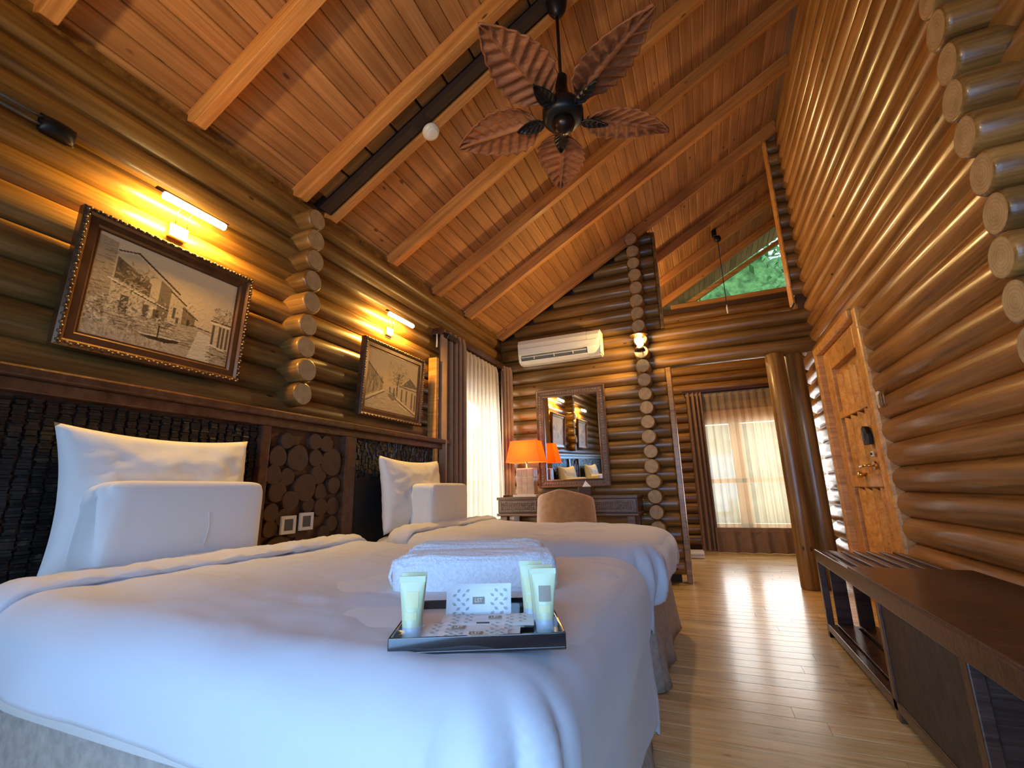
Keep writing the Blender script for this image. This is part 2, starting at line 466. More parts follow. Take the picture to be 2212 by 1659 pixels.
# timber edging at the openings
MB().bb(-.25, -.20, 4.76, 4.92, 0, 2.07).build('trim_1', M['log'], wf, bevel=.006)
MB().bb(-.25, -.22, 4.76, 4.90, 2.5, 3.62).build('trim_2', M['log'], wf, bevel=.005)
MB().bb(.955, .972, 4.75, 4.90, 2.56, 4.4).build('trim_3', M['orange'], wf, bevel=.005)

we = MB()
we.bb(-1.3, -.06, 7.2, 7.32, 0, 3.62); we.bb(1.62, 2.45, 7.2, 7.32, 0, 3.62)
we.bb(-.06, 1.62, 7.2, 7.32, 0, .3); we.bb(-.06, 1.62, 7.2, 7.32, 1.78, 3.62)
we.prism([(1.8, 3.62), (2.45, 3.62), (2.45, roofz(2.45, .12)), (1.8, roofz(1.8, .12))], 7.2, 7.32)
we = tag(we.build('wall_end', M['chink']), kind='structure')
for k in range(-4, 21):
    z = .645 + .0716 + .1432*k
    if z > 3.58: break
    holes = [(-.06, 1.62)] if .28 < z < 1.8 else []
    for a, b in splits(-1.25, 2.4, holes): log(we, (a, 7.19, z), (b, 7.19, z), .0755)
ws = tag(MB().prism([(4.9, 0), (7.32, 0), (7.32, 3.05), (4.9, 3.05)], -1.4, -1.28, axis='x').build('wall_passage_left', M['log']), kind='structure')
ws2 = tag(MB().bb(2.35, 2.47, 5.26, 7.32, 0, 5.3).bb(1.2, 2.47, 5.2, 5.28, 0, 5.2).build('wall_passage_right', M['log']), kind='structure')
for k in range(-4, 24):
    z = .645 + .143*k
    if z < 3.0: log(ws, (-1.26, 4.95, z), (-1.26, 7.15, z), .0755)
wn = MB()
wn.bb(-2.3, -1.6, -1.2, -1.1, 0, 2.7); wn.bb(.95, 1.26, -1.2, -1.1, 0, 2.7)
wn.prism([(-2.3, 2.1), (1.26, 2.1), (1.26, roofz(1.26, .1)), (-2.3, roofz(-2.3, .1))], -1.2, -1.1)
wn = tag(wn.build('wall_near', M['chink']), kind='structure')
for k in range(-4, 24):
    z = .7166 + .1432*k
    for a, b in splits(-2.12, 1.1, [(-1.62, .97)] if z < 2.15 else []):
        x0 = a if z < 2.6 else max(a, -2.024+(z-2.6)/TS)
        if x0 < b-.1: log(wn, (x0, -1.1, z), (b, -1.1, z), .0755)
# glazed door behind the camera
dn = tag(MB().bb(-1.61, -1.53, -1.2, -1.12, 0, 2.12).bb(.88, .96, -1.2, -1.12, 0, 2.12).bb(-1.55, .9, -1.2, -1.12, 2.04, 2.12).bb(-1.55, .9, -1.2, -1.12, 0, .1).bb(-.37, -.29, -1.2, -1.12, .1, 2.04).build('door_2', M['orange']), kind='structure')
MB().bb(-1.54, .89, -1.165, -1.16, .1, 2.05).build('pane', M['glass'], dn)

# ------------------------------------------------------------------ ceiling
cl = MB(); a = Vector((-2.55, 0, roofz(-2.55, .155))); 
cl.add([(x, yy, roofz(x, o)) for x in (-2.55, 2.5) for yy in (-1.9, 7.85) for o in (.152, .22)], [(0, 1, 3, 2), (4, 6, 7, 5), (0, 4, 5, 1), (2, 3, 7, 6), (0, 2, 6, 4), (1, 5, 7, 3)])
cl = tag(cl.build('ceiling', M['chink']), kind='structure')
RAFT = [(-.1, 0), (.57, 0), (1.12, 0), (1.735, 0), (1.98, 0), (2.625, 0), (3.27, 0), (3.88, 0), (4.67, 0), (5.55, 1), (6.25, 1), (7.0, 1)]
sd = Vector((1, 0, TS)).normalized(); nd = Vector((-TS, 0, 1)).normalized()
s = 0; x = -2.12
pj = [-1.75, .48, 2.65, 3.9, 5.58, 7.8]
while x < 2.3:
    inner = [q+random.choice((-.62, 0, .64, 0)) for q in pj[1:-1]]
    js = [pj[0]]+(inner if random.random() < .5 else inner[1::2] if random.random() < .5 else inner[::2])+[pj[-1]]
    for a, b in zip(js, js[1:]):
        o = link_mesh('plank', plank_mesh(b-a-.002, .0945, .02, .005, 'plank'), cl, frame_mat((x, a, roofz(x, .125)), (0, 1, 0), nd))
    x += .0965/SL
def rafter(y, x0, x1, w=.056, d=.125):
    L = (x1-x0)*SL
    m = MB(); q = L
    m.prism([(0, 0), (q, 0), (q, d*.866), (d*.5, d*.866), (0, d*.0)] if 0 else [(0, 0), (q, 0), (q, d*.866), (-d*.5*1.0, d*.866)], -w/2, w/2, axis='y')
    o = m.build('rafter', M['rafter'], cl, bevel=.004)
    o.matrix_world = frame_mat((x0, y, roofz(x0)), sd, nd)
    return o
for y, far in RAFT:
    rafter(y, -2.03 if not far else -1.1, 1.10 if not far else 2.3)
# dark tie timber with blocks between the paired rafters
o = MB().prism([(0, -.01), (3.7, -.01), (3.7, .1), (-.05, .1)], -.055, -.0, axis='y').build('tie_beam', M['blackwood'], cl)
o.matrix_world = frame_mat((-2.02, 1.93, roofz(-2.02, .02)), sd, nd)
for k in range(18):
    o = MB().box((0, 0, 0), (.192, .10, .055)).build('spacer_block', M['log'], cl, bevel=.01)
    o.matrix_world = frame_mat(Vector((-2.0, 1.82, roofz(-2.0, .085))) + sd*(.1+.20*k), sd, nd)
# gable window of the far room
MB().bb(-.2, 1.85, 7.16, 7.3, 3.60, 3.665).build('trim_4', M['orange'], we, bevel=.006)
gw = MB().prism([(-.02, 3.66), (.12, 3.66), (1.8, 4.6), (1.8, 4.66)], 7.2, 7.26)
gw = tag(gw.build('window_3', M['orange']), kind='structure')
MB().prism([(.03, 3.66), (1.8, 3.66), (1.8, 4.65)], 7.225, 7.232).build('pane', M['glass'], gw)
# --- window in the left wall
w1 = MB()
for a, b, c_, d_ in ((3.42, 3.49, .32, 1.9), (4.55, 4.62, .32, 1.9), (3.49, 4.55, 1.8, 1.9), (3.49, 4.55, .32, .42), (4.0, 4.06, .42, 1.8), (3.49, 4.55, .94, .99)):
    w1.bb(-2.24, -2.17, a, b, c_, d_)
w1 = tag(w1.build('window_1', M['orange'], bevel=.004), kind='structure')
for a, b in ((3.49, 4.0), (4.06, 4.55)):
    for c_, d_ in ((.42, .94), (.99, 1.8)): MB().bb(-2.208, -2.202, a, b, c_, d_).build('pane', M['glass'], w1)
MB().bb(-2.07, -1.99, 3.175, 3.215, 0, 2.0).build('trim_5', M['orange'], wl, bevel=.004)
# --- glazed doors of the far room
w2 = MB()
for a, b, c_, d_ in ((-.06, .03, .3, 1.78), (1.53, 1.62, .3, 1.78), (.40, .56, .3, 1.78), (1.05, 1.16, .3, 1.78), (.03, 1.53, .30, .36), (.03, 1.53, .905, .97)):
    w2.bb(a, b, 7.2, 7.27, c_, d_)
w2.bb(-.12, 1.68, 7.1, 7.2, 1.73, 1.93)
w2 = tag(w2.build('window_2', M['orange'], bevel=.004), kind='structure')
for a, b in ((.03, .40), (.56, 1.05), (1.16, 1.53)):
    for c_, d_ in ((.36, .905), (.97, 1.74)): MB().bb(a, b, 7.232, 7.238, c_, d_).build('pane', M['glass'], w2)

# ------------------------------------------------------------------ door in the right wall
dr = tag(MB().bb(1.13, 1.17, 3.57, 4.6, 0, 1.99).build('door_1', M['orange']), kind='structure')
MB().bb(1.04, 1.16, 3.49, 3.575, 0, 2.03).build('door_frame', M['orange'], dr, bevel=.02)
MB().bb(1.02, 1.16, 4.595, 4.66, 0, 2.04).build('door_frame', M['orange'], dr, bevel=.015)
MB().bb(1.02, 1.16, 3.575, 4.595, 1.97, 2.04).build('door_frame', M['orange'], dr, bevel=.015)
for a, b, c_, d_ in ((3.58, 3.74, 0, 1.97), (4.42, 4.59, 0, 1.97), (3.74, 4.42, 1.80, 1.97), (3.74, 4.42, 1.38, 1.44), (3.74, 4.42, .0, .14), (3.74, 4.42, .84, .93)):
    MB().bb(1.075, 1.135, a, b, c_, d_).build('door_rail', M['orange'], dr, bevel=.008)
for c_, d_ in ((1.44, 1.74), (.93, 1.38), (.14, .84)):
    for k in range(4):
        a = 3.755 + .165*k; m = MB()
        def fl(u, v, a=a, c_=c_, d_=d_):
            t = u*PI; top = d_ - (.03*(1-math.sin(t)) if v > .99 else 0)
            return (1.112 - .028*math.sin(t), a+.15*u, c_+(top-c_)*v)
        m.grid(fl, 9, 8).build('door_stave', M['orange'], dr, smooth=True)
t = thing('door_lock', 'black electronic card lock above the brass handle on the wooden door', None, (1.073, 3.80, 1.125)); t.parent = dr
m = MB().prism([(-.055, 0), (.05, 0), (.05, .115), (.02, .13), (-.03, .12), (-.055, .07)], -.03, .0, axis='x').build('housing', M['black'], t, bevel=.006)
MB().bb(-.035, -.03, .005, .035, .03, .09).build('card_slot', M['grey'], t)
t = thing('latch_plate', 'small pale latch plate between the black lock and the brass handle', None, (1.073, 3.80, 1.045)); t.parent = dr
MB().bb(-.008, 0, -.022, .022, 0, .035).build('plate', M['cream'], t, bevel=.002)
MB().bb(-.016, -.008, -.008, .008, .01, .025).build('thumb_turn', M['black'], t)
t = thing('door_handle', 'brass lever handle with round rose on the orange wooden door', None, (1.073, 3.79, .985)); t.parent = dr
MB().cyl((0, 0, 0), (-.014, 0, 0), .03, seg=24).build('rose', M['brass'], t, auto=40)
MB().tube([(-.01, 0, 0), (-.05, 0, 0), (-.058, .02, 0), (-.058, .12, -.004)], .009, 10).build('lever', M['brass'], t, smooth=True)
t = thing('door_knob', 'small round brass knob low beside the door lever', None, (1.085, 4.06, .93)); t.parent = dr
MB().lathe([(0.0, 0), (.014, 0), (.01, .02), (.024, .035), (.024, .05), (.0, .06)], rot=Matrix.Rotation(-PI/2, 3, 'Y')).build('knob_head', M['brass'], t, smooth=True)
t = thing('wall_hook', 'small white hook rail on the log wall right of the door frame', 'hook', (1.05, 3.40, 1.36))
MB().bb(-.012, 0, -.02, .02, -.04, .06).build('back_plate', M['white'], t, bevel=.003)
for dy in (-.05, -.09, -.13):
    MB().tube([(0, dy, .05), (-.02, dy, .03), (-.022, dy, -.03), (-.012, dy, -.05)], .005, 6).build('hook_arm', M['log_r'], t, smooth=True)

# ------------------------------------------------------------------ log posts
for lab, x, y0 in (('thick round log post nearest the bench, beside the passage opening', .74, 4.80), ('round log post second from the passage opening, next to the stacked log ends', .905, 4.88)):
    o = link_mesh('log_post', log_mesh(2.085, .082, 'log', 1), None); o.matrix_world = frame_mat((x, y0, 0.0), (0, 0, 1), (0, 1, 0))
    tag(o, lab, 'post')

# ------------------------------------------------------------------ headboard
HX = -2.0
hb = thing('headboard', 'long dark wooden headboard with log slices and mosaic panels behind both beds', 'headboard', (HX, 1.8, 0))
def hbx(m): m.v = [(a-HX, b-1.8, c_) for a, b, c_ in m.v]; return m
hbx(MB().bb(-2.065, -2.03, -.35, 3.35, .05, 1.27)).build('back_board', M['hb'], hb)
hbx(MB().bb(-2.07, -1.955, -.4, 3.37, 1.268, 1.305)).build('cap_rail', M['hb'], hb, bevel=.008)
hbx(MB().bb(-2.06, -1.985, -.36, 3.345, 1.225, 1.268)).build('top_rail', M['hb'], hb, bevel=.004)
for a, b in ((1.585, 1.635), (2.165, 2.255), (3.30, 3.345), (-.36, -.30)):
    hbx(MB().bb(-2.05, -1.985, a, b, .05, 1.225)).build('stile', M['hb'], hb, bevel=.004)
rr = random.Random(3)
disks = []
tries = 0
while len(disks) < 46 and tries < 9000:
    tries += 1
    r = rr.uniform(.042, .080); yy = rr.uniform(1.635+r, 2.165-r); zz = rr.uniform(.45+r, 1.22-r)
    if all(math.hypot(yy-a, zz-b) > (r+q)*.86 for a, b, q in disks):
        disks.append((yy, zz, r))
for yy, zz, r in disks:
    m = MB(); n = 18; ph = rr.uniform(0, 6)
    ring = [(r*(1+.04*math.sin(3*2*PI*k/n+ph))*math.cos(2*PI*k/n), r*(1+.04*math.sin(3*2*PI*k/n+ph))*math.sin(2*PI*k/n)) for k in range(n)]
    m.prism(ring, 0, .02+rr.uniform(0, .014), axis='x')
    o = m.build('log_slice', M['slice'], hb, bevel=.003); o.location = (-2.03-HX, yy-1.8, zz)
def mosaic(y0, y1, z0, z1, vert):
    m = MB(); r2 = random.Random(5)
    a = y0
    while a < y1-.002:
        wv = .017 if vert else .04
        z = z0+r2.uniform(0, .02)
        while z < z1-.012:
            hh = r2.uniform(.025, .05) if vert else r2.uniform(.007, .011)
            ww = wv*.86 if vert else r2.uniform(.022, .038)
            m.box((-2.028+r2.uniform(0, .009)-HX, a+wv/2-1.8, z+hh/2), (.02, ww, hh*.9), rot=Matrix.Rotation(r2.uniform(-.14, .14), 3, 'Z') @ Matrix.Rotation(r2.uniform(-.14, .14), 3, 'Y'))
            z += hh
        a += wv
    o = m.build('mosaic_tiles', M['mosaic'], hb); o['kind'] = 'stuff'
mosaic(2.257, 3.30, .98, 1.222, True)
mosaic(-.30, 1.583, .5, 1.222, False)
hbx(MB().bb(-2.035, -2.01, 2.255, 3.30, .1, .98)).build('plain_panel', plain('matt_black_panel', (.016, .015, .017), .5), hb)
for i, (yy, zz, lab) in enumerate(((1.79, .735, 'left white-framed power socket on the log slice panel between the beds'), (1.905, .745, 'right white-framed power socket on the log slice panel, nearer the second bed'))):
    t = thing('power_socket', lab, 'socket', (-1.992, yy, zz), group='sockets between the beds')
    m = MB()
    for a, b, c_, d_ in ((-.045, -.028, -.045, .045), (.028, .045, -.045, .045), (-.028, .028, .028, .045), (-.028, .028, -.045, -.028)): m.bb(-.006, .008, a, b, c_, d_)
    m.build('socket_frame', M['white'], t, bevel=.002)
    MB().bb(-.006, .004, -.028, .028, -.028, .028).build('socket_insert', M['grey'], t)

# ------------------------------------------------------------------ beds
def fbm(p, o=4):
    return noise.fractal(Vector(p), .9, 2.1, o)
def bed(y0, y1, label):
    t = thing('bed', label, 'bed', (-1.1, (y0+y1)/2, 0)); ox, oy = -1.1, (y0+y1)/2
    hw = (y1-y0)/2
    x0, x1 = -1.96-ox, -.245-ox
    r_ = .07
    # mattress: rounded box
    m = MB()
    def rbox(cx, cy, cz, hx, hy, hz, rad, nu=28, nv=14):
        def fn(u, v):
            a = u*2*PI; b = (v-.5)*PI
            d = Vector((math.cos(b)*math.cos(a), math.cos(b)*math.sin(a), math.sin(b)))
            e = 0.28
            q = Vector([math.copysign(abs(c_)**e, c_) for c_ in d])
            return (cx+hx*q.x, cy+hy*q.y, cz+hz*q.z)
        return fn
    m.grid(rbox((x0+x1)/2, 0, .49, (x1-x0)/2, hw-.02, .145, .05), 64, 20, closeu=True)
    m.build('mattress', M['linen'], t, smooth=True)
    MB().bb(x0+.03, x1-.05, -hw+.05, hw-.05, .06, .36).build('bed_base', M['dark'], t)
    for sx in (x0+.1, x1-.12):
        for sy in (-hw+.12, hw-.12): MB().bb(sx-.03, sx+.03, sy-.03, sy+.03, 0, .07).build('leg', M['dark'], t)
    # skirt: pleated strip along near side, foot, far side
    xs_ = x1-.045
    path = [(x0, -hw+.03), (xs_, -hw+.03), (xs_, hw-.03), (x0, hw-.03)]
    pts = []
    for (ax, ay), (bx, by) in zip(path, path[1:]):
        L = math.hypot(bx-ax, by-ay); n = int(L/.012)
        nx, ny = (by-ay)/L, -(bx-ax)/L
        for i in range(n):
            f = i/n; sd_ = f*L
            pts.append((ax+(bx-ax)*f, ay+(by-ay)*f, nx, ny, sd_))
    N = len(pts); m = MB(); R_ = 9
    for i, (px, py, nx, ny, sd_) in enumerate(pts):
        for j in range(R_):
            f = j/(R_-1); z = .40*(1-f)+.004
            wv = math.sin(sd_*15+1.3*math.sin(sd_*4))*.5+.5
            k = f**1.4*(.022+.030*wv**3) + .006*fbm((sd_*6, z*3, oy))*f
            m.v.append((px+nx*k, py+ny*k, z))
    for i in range(N-1):
        for j in range(R_-1): m.f.append((i*R_+j, (i+1)*R_+j, (i+1)*R_+j+1, i*R_+j+1)); m.mi.append(0)
    m.build('bed_skirt', M['skirt'], t, smooth=True, solid=.004)
    return t
def duvet(y0, y1, label, seed, drop_near, drop_foot):
    cx, cy = -1.0, (y0+y1)/2; hw = (y1-y0)/2; rad = .085
    xh = -1.64-cx; xf = -.245-cx; rp = .17
    t = thing('duvet', label, 'duvet', (cx, cy, 0))
    kk = rp-rad
    ux0, ux1 = xh, xf-rad+rad*PI/2+drop_foot
    vy0, vy1 = -(hw-rad+rad*PI/2+drop_near), hw-rad+rad*PI/2+drop_near
    ix1 = xf-rp; iy = hw-rp; iy_b = hw-rad
    def top(x): return .655 - .045*max(0, min(1, (x-xh)/(xf-xh)))**1.3
    def fn(u, v):
        a = ux0+(ux1-ux0)*u; b = vy0+(vy1-vy0)*v
        qx = min(a, ix1); qy = max(-iy, min(iy, b))
        dx, dy = a-qx, b-qy; d = math.hypot(dx, dy)
        w1 = fbm((a*2.2+seed, b*2.6, 1.7), 4)*.012 + fbm((a*1.1+seed, b*7+.8*a, 5), 3)*.004
        w2 = abs(fbm((a*5+b*3+seed, b*2-a*1.5, 9), 3))*-.006
        if d < 1e-6: return (qx, qy, top(qx)+w1+w2)
        nx, ny = dx/d, dy/d
        corner = min(1, 4*abs(nx*ny)) if dx > 0 else 0
        ang = math.atan2(ny, nx)
        e = d-kk
        if e <= 0: s_, z = d, 0
        elif e < rad*PI/2:
            s_, z = kk+rad*math.sin(e/rad), rad*(1-math.cos(e/rad))
        else:
            s_, z = kk+rad, rad+(e-rad*PI/2)
        f = min(1, z/.18)
        # bulge of the hanging cloth, corner pleats, long soft folds
        bulge = .022*math.sin(min(1, z/.26)*PI)
        pl = .020*math.sin(ang*13+seed)*f*corner + .006*math.sin(ang*31+z*9)*f*corner + .0035*math.sin(ang*57+seed+z*14)*f*corner
        along = qx*1.0 + qy*1.0
        fold = .008*math.sin(along*9+seed+z*5)*f + .009*fbm((along*3+seed, z*2.5, 3), 3)*f
        s2 = s_+bulge+pl+fold
        cw = top(qx+nx*s_)-z+(w1+w2)*(1-f)
        # hem rises gently at corners
        return (qx+nx*s2, qy+ny*s2, cw)
    m = MB().grid(fn, 130, 150)
    o = m.build('cover', M['duvet'], t, smooth=True, solid=.012)
    # folded back band near the pillows
    def band(u, v):
        b = vy0+.01+(vy1-vy0-.02)*v
        qy = max(-iy_b, min(iy_b, b)); dy = b-qy; d = abs(dy); sg = 1 if dy > 0 else -1
        if d < rad*PI/2: s_, z = rad*math.sin(d/rad), rad*(1-math.cos(d/rad))
        else: s_, z = rad, rad+(d-rad*PI/2)
        if d == 0: nz, ny_ = 1, 0
        else:
            th = min(PI/2, d/rad); nz, ny_ = math.cos(th), sg*math.sin(th)
        a = u*2*PI
        wx = .075+.012*fbm((b*4, seed, 2), 2); th_ = .024*(1+.25*fbm((b*9+seed, a, 1), 3))
        ex, ez = wx*math.cos(a), th_*math.sin(a)+.012
        tilt = -.10*(b/hw)*0
        k = ez+.008*fbm((b*14+seed, a*2, 4), 3)
        return (xh+.0+ex+tilt+.012*math.sin(b*3+seed), qy+(sg*s_ if d else 0)+ny_*k, .655-z+nz*k)
    MB().grid(band, 26, 150, closeu=True).build('turned_back_hem', M['duvet'], t, smooth=True)
    return t
bed(.64, 1.88, 'near bed with white mattress and taupe pleated skirt, closest to the viewer')
bed(2.28, 3.42, 'second bed with white mattress and taupe skirt, next to the curtained window')
duvet(.60, 1.91, 'white duvet on the near bed, under the tray and towels', 1.3, .085, .40)
duvet(2.25, 3.44, 'white duvet on the far bed, next to the desk chair', 6.1, .15, .13)

def pillow(name, label, loc, W, H, T, lean, yaw, seed, ear=1.0):
    t = thing(name, label, 'pillow', loc, yaw)
    def fn(side):
        def f(u, v):
            a, b = u*2-1, v*2-1
            edge = (1-abs(a)**3.2)*(1-abs(b)**3.2)
            k = max(0, edge)**.42
            pin = 1-.10*ear*(1-abs(a)**2)*1.0
            y_ = a*W/2*(1-.07*ear*(1-b*b)); z_ = b*H/2*(1-.09*ear*(1-a*a))
            thick = T/2*k + .006*fbm((a*3+seed, b*3, side), 4)*k*2
            thick += .010*abs(fbm((a*2+b*3+seed, b*5-a*2, 3), 3))*k*(1 if a < 0 else .4)
            p = Vector((side*thick, y_, z_))
            p = Matrix.Rotation(lean, 3, 'Y') @ p
            return (p.x, p.y, p.z+H/2)
        return f
    m = MB(); m.grid(fn(1), 40, 34); m.grid(fn(-1), 40, 34)
    o = m.build('pillow_case', M['linen'], t, smooth=True)
    bm = bmesh.new(); bm.from_mesh(o.data); bmesh.ops.remove_doubles(bm, verts=bm.verts, dist=.0008); bmesh.ops.recalc_face_normals(bm, faces=bm.faces); bm.to_mesh(o.data); bm.free()
    return t
pillow('pillow', 'large white pillow standing against the headboard of the near bed', (-1.88, 1.115, .63), .70, .50, .14, R(-7), R(2), 2, 1.3)
pillow('pillow', 'cream-lit white pillow standing against the headboard of the far bed', (-1.88, 2.73, .63), .74, .49, .14, R(-7), R(2), 8, 1.3)
def block(label, loc, W, D, H, yaw, seed):
    t = thing('folded_pillow', label, 'pillow', loc, yaw)
    e = .20
    def fn(u, v):
        a = u*2*PI; b = (v-.5)*PI
        d = Vector((math.cos(b)*math.cos(a), math.cos(b)*math.sin(a), math.sin(b)))
        q = [math.copysign(abs(c_)**e, c_) for c_ in d]
        x_, y_, z_ = q[0]*D/2, q[1]*W/2, (q[2]+1)*H/2
        x_ += .010*max(0, q[0])*(1-q[1]**2)*(1-q[2]**2)
        k = .0045*fbm((x_*8+seed, y_*6, z_*8), 3)
        return (x_+k, y_+(-.012*abs(fbm((x_*22+seed, z_*9, 1), 3)) if q[1] > -.5 else .03*fbm((x_*26+z_*6+seed, z_*5, 1), 3)), z_)
    MB().grid(fn, 80, 40, closeu=True).build('pillow_case', M['linen'], t, smooth=True)
    MB().tube([(D/2+.010, .03, H*.30), (D/2+.0125, .04, H*.5), (D/2+.011, .035, H*.66)], .0011, 6).build('case_crease', M['linen'], t, smooth=True)
    return t
block('white box-shaped folded pillow on the near bed, in front of the tall pillow', (-1.77, 1.115, .615), .575, .17, .325, R(2), 1)
block('beige-lit pillow folded into a box shape on the far bed', (-1.735, 2.855, .615), .55, .18, .325, R(3), 5)

# ------------------------------------------------------------------ towels and tray on the near bed
def towel(label, loc, W, D, H, yaw, seed):
    t = thing('towel', label, 'towel', loc, yaw, 'folded towels on the near bed')
    def fn(u, v):
        a = u*2*PI; b = (v-.5)*PI
        d = Vector((math.cos(b)*math.cos(a), math.cos(b)*math.sin(a), math.sin(b)))
        q = [math.copysign(abs(c_)**.42, c_) for c_ in d]; q[0] = math.copysign(abs(d.x)**.22, d.x)
        k = .006*fbm((q[0]*3+seed, q[1]*4, q[2]*4), 4)
        return (q[0]*W/2, q[1]*(D/2+k), (q[2]+1)*H/2+k*1.2)
    MB().grid(fn, 60, 30, closeu=True).build('terry_cloth', M['towel'], t, smooth=True)
    # visible folded layer edge
    pts = [(-W/2-.001+.0, -D*.2, H*.85), (-W/2-.003, -D*.35, H*.5), (-W/2-.001, -D*.15, H*.15)]
    MB().tube(pts, .004, 6).build('folded_edge', M['towel'], t, smooth=True)
    return t
towel('thick folded white towel directly behind the black tray', (-.600, 1.175, .615), .435, .17, .105, R(20), 1)
towel('second folded white towel lying behind the first towel', (-.690, 1.365, .625), .42, .17, .098, R(16), 4)

tray = thing('tray', 'black lacquered rectangular tray with raised rim on the near bed', 'tray', (-.424, .845, .625), R(24.5))
TW, TD = .29, .262
m = MB().bb(-TW/2, TW/2, -TD/2, TD/2, 0, .006); m.build('tray_base', M['tray'], tray, bevel=.002)
for a, b, c_, d_ in ((-TW/2, TW/2, -TD/2, -TD/2+.005), (-TW/2, TW/2, TD/2-.005, TD/2), (-TW/2, -TW/2+.005, -TD/2+.005, TD/2-.005), (TW/2-.005, TW/2, -TD/2+.005, TD/2-.005)):
    MB().bb(a, b, c_, d_, .004, .026).build('rim', M['tray'], tray, bevel=.0015)
TM = Matrix.Translation((-.424, .845, .625)) @ Matrix.Rotation(R(24.5), 4, 'Z')
def on_tray(x, y_, z=.006): return TM @ Vector((x, y_, z))
def squeeze_tube(label, loc, yaw, lab, H=.098, Wd=.046):
    t = thing('toiletry_tube', label, 'tube', loc, yaw, 'toiletry tubes on the tray')
    def fn(u, v):
        a = u*2*PI; z = .022+v*(H-.022)
        k = v**1.2
        rx = .0165*(1-k)+Wd/2*k; ry = .0165*(1-k)+.0012*k
        return (rx*math.cos(a), ry*math.sin(a), z)
    MB().grid(fn, 28, 14, closeu=True).build('tube_body', M['tube'], t, smooth=True)
    MB().bb(-Wd/2, Wd/2, -.0014, .0014, H-.001, H+.009).build('crimp', M['tube'], t)
    MB().lathe([(.0155, 0), (.0165, .001), (.0165, .020), (.0150, .023)], seg=24).build('cap', M['cap'], t, auto=40)
    if lab:
        def lb(u, v):
            z = .052+v*.026; k = ((z-.022)/(H-.022))**1.2
            rx = .0165*(1-k)+Wd/2*k; ry = .0165*(1-k)+.0012*k+.0006
            x_ = (u-.5)*.022+.001
            return (x_, -ry*math.sqrt(max(0, 1-(x_/rx)**2))-.0004, z)
        MB().grid(lb, 6, 6).build('label', M['label' if lab == 2 else 'tubelabel'], t, smooth=True)
        def lb2(u, v):
            z = .034+v*.012; k = ((z-.022)/(H-.022))**1.2
            rx = .0165*(1-k)+Wd/2*k; ry = .0165*(1-k)+.0012*k+.0006
            x_ = (u-.5)*.020
            return (x_, -ry*math.sqrt(max(0, 1-(x_/rx)**2))-.0004, z)
        MB().grid(lb2, 6, 4).build('printed_band', M['tubelabel'], t, smooth=True)
    return t
squeeze_tube('front clear toiletry tube with yellow label at the left end of the tray', on_tray(-.118, -.068), R(26), 1, .094)
squeeze_tube('clear toiletry tube behind the front one at the left end of the tray', on_tray(-.121, -.028), R(26), 1, .094)
squeeze_tube('front toiletry tube with brown square label at the right end of the tray', on_tray(.119, -.050), R(20), 2, .098)
squeeze_tube('middle toiletry tube of the three at the right end of the tray', on_tray(.117, -.006), R(20), 1, .098)
squeeze_tube('rear toiletry tube of the three at the right end of the tray', on_tray(.101, .032), R(20), 1, .100)
fnt = None
def letters(txt, size, mat, parent, loc, rotx=0):
    cu = bpy.data.curves.new('txt', 'FONT'); cu.body = txt; cu.size = size; cu.align_x = 'CENTER'; cu.align_y = 'CENTER'; cu.extrude = .0002
    o = bpy.data.objects.new('txt', cu); C.objects.link(o)
    dg = bpy.context.evaluated_depsgraph_get(); me = bpy.data.meshes.new_from_object(o.evaluated_get(dg)); bpy.data.objects.remove(o)
    me.materials.clear(); me.materials.append(mat)
    l = bpy.data.objects.new('lettering', me); C.objects.link(l); l.parent = parent; l.location = loc; l.rotation_euler = (rotx, 0, 0); return l
def sachet(label, loc, W, D, yaw, tilt, logo, seed, dark=False):
    t = thing('sachet', label, 'sachet', loc, yaw, 'printed sachets on the tray'); t.rotation_euler = (tilt, 0, yaw)
    def fn(s_):
        def f(u, v):
            a, b = u*2-1, v*2-1
            k = (1-a**6)*(1-b**4)
            return (a*W/2*(1+.006*math.sin(b*40)), b*D/2, .0035+s_*(.0030*k+.0004)+.0012*fbm((a*4+seed, b*4, 1), 3)*k)
        return f
    MB().grid(fn(1), 24, 14).grid(fn(-1), 24, 14).build('wrapper', M['paper'], t, smooth=True)
    r2 = random.Random(seed); lf = MB()
    for sx in (-.34, -.2, .24, .38):
        for i in range(6):
            ang = (r2.choice((1, -1))*.7+r2.uniform(-.2, .2)); px = sx*W+(i % 2*2-1)*.004; py = -D*.36+i*D*.13
            L, w_ = .010, .0028
            ca, sa = math.cos(ang), math.sin(ang)
            q = [(0, -w_), (L*.5, 0), (0, w_), (-L*.5, 0)]
            lf.add([(px+x*ca-y_*sa, py+x*sa+y_*ca, .0086) for x, y_ in q], [(0, 1, 2, 3)])
    lf.build('printed_leaves', M['sage'], t, fix=False)
    lx = logo*W
    MB().bb(lx-.012, lx+.012, -.0065, .0065, .0076, .0088).build('printed_label', M['label'], t)
    letters('LST', .010, M['labeltext'], t, (lx, 0, .0090))
    if dark: MB().bb(lx+.03, lx+.054, D*.28, D*.28+.005, .0076, .0086).build('dark_print', M['inkd'], t)
    return t
sachet('white leaf-print sachet standing propped against the towel at the back of the tray', on_tray(-.005, .062, .036), .132, .064, R(22), R(72), 0, 1)
sachet('white leaf-print sachet lying on the right half of the tray, above the others', on_tray(.014, -.004, .013), .175, .065, R(22), R(4), .08, 2)
sachet('white leaf-print sachet lying on the left half of the tray', on_tray(-.016, -.045, .008), .18, .065, R(20), R(5), -.12, 3, True)
sachet('white leaf-print sachet lying along the front rim of the tray', on_tray(-.010, -.097, .012), .12, .046, R(23), R(10), .05, 4)

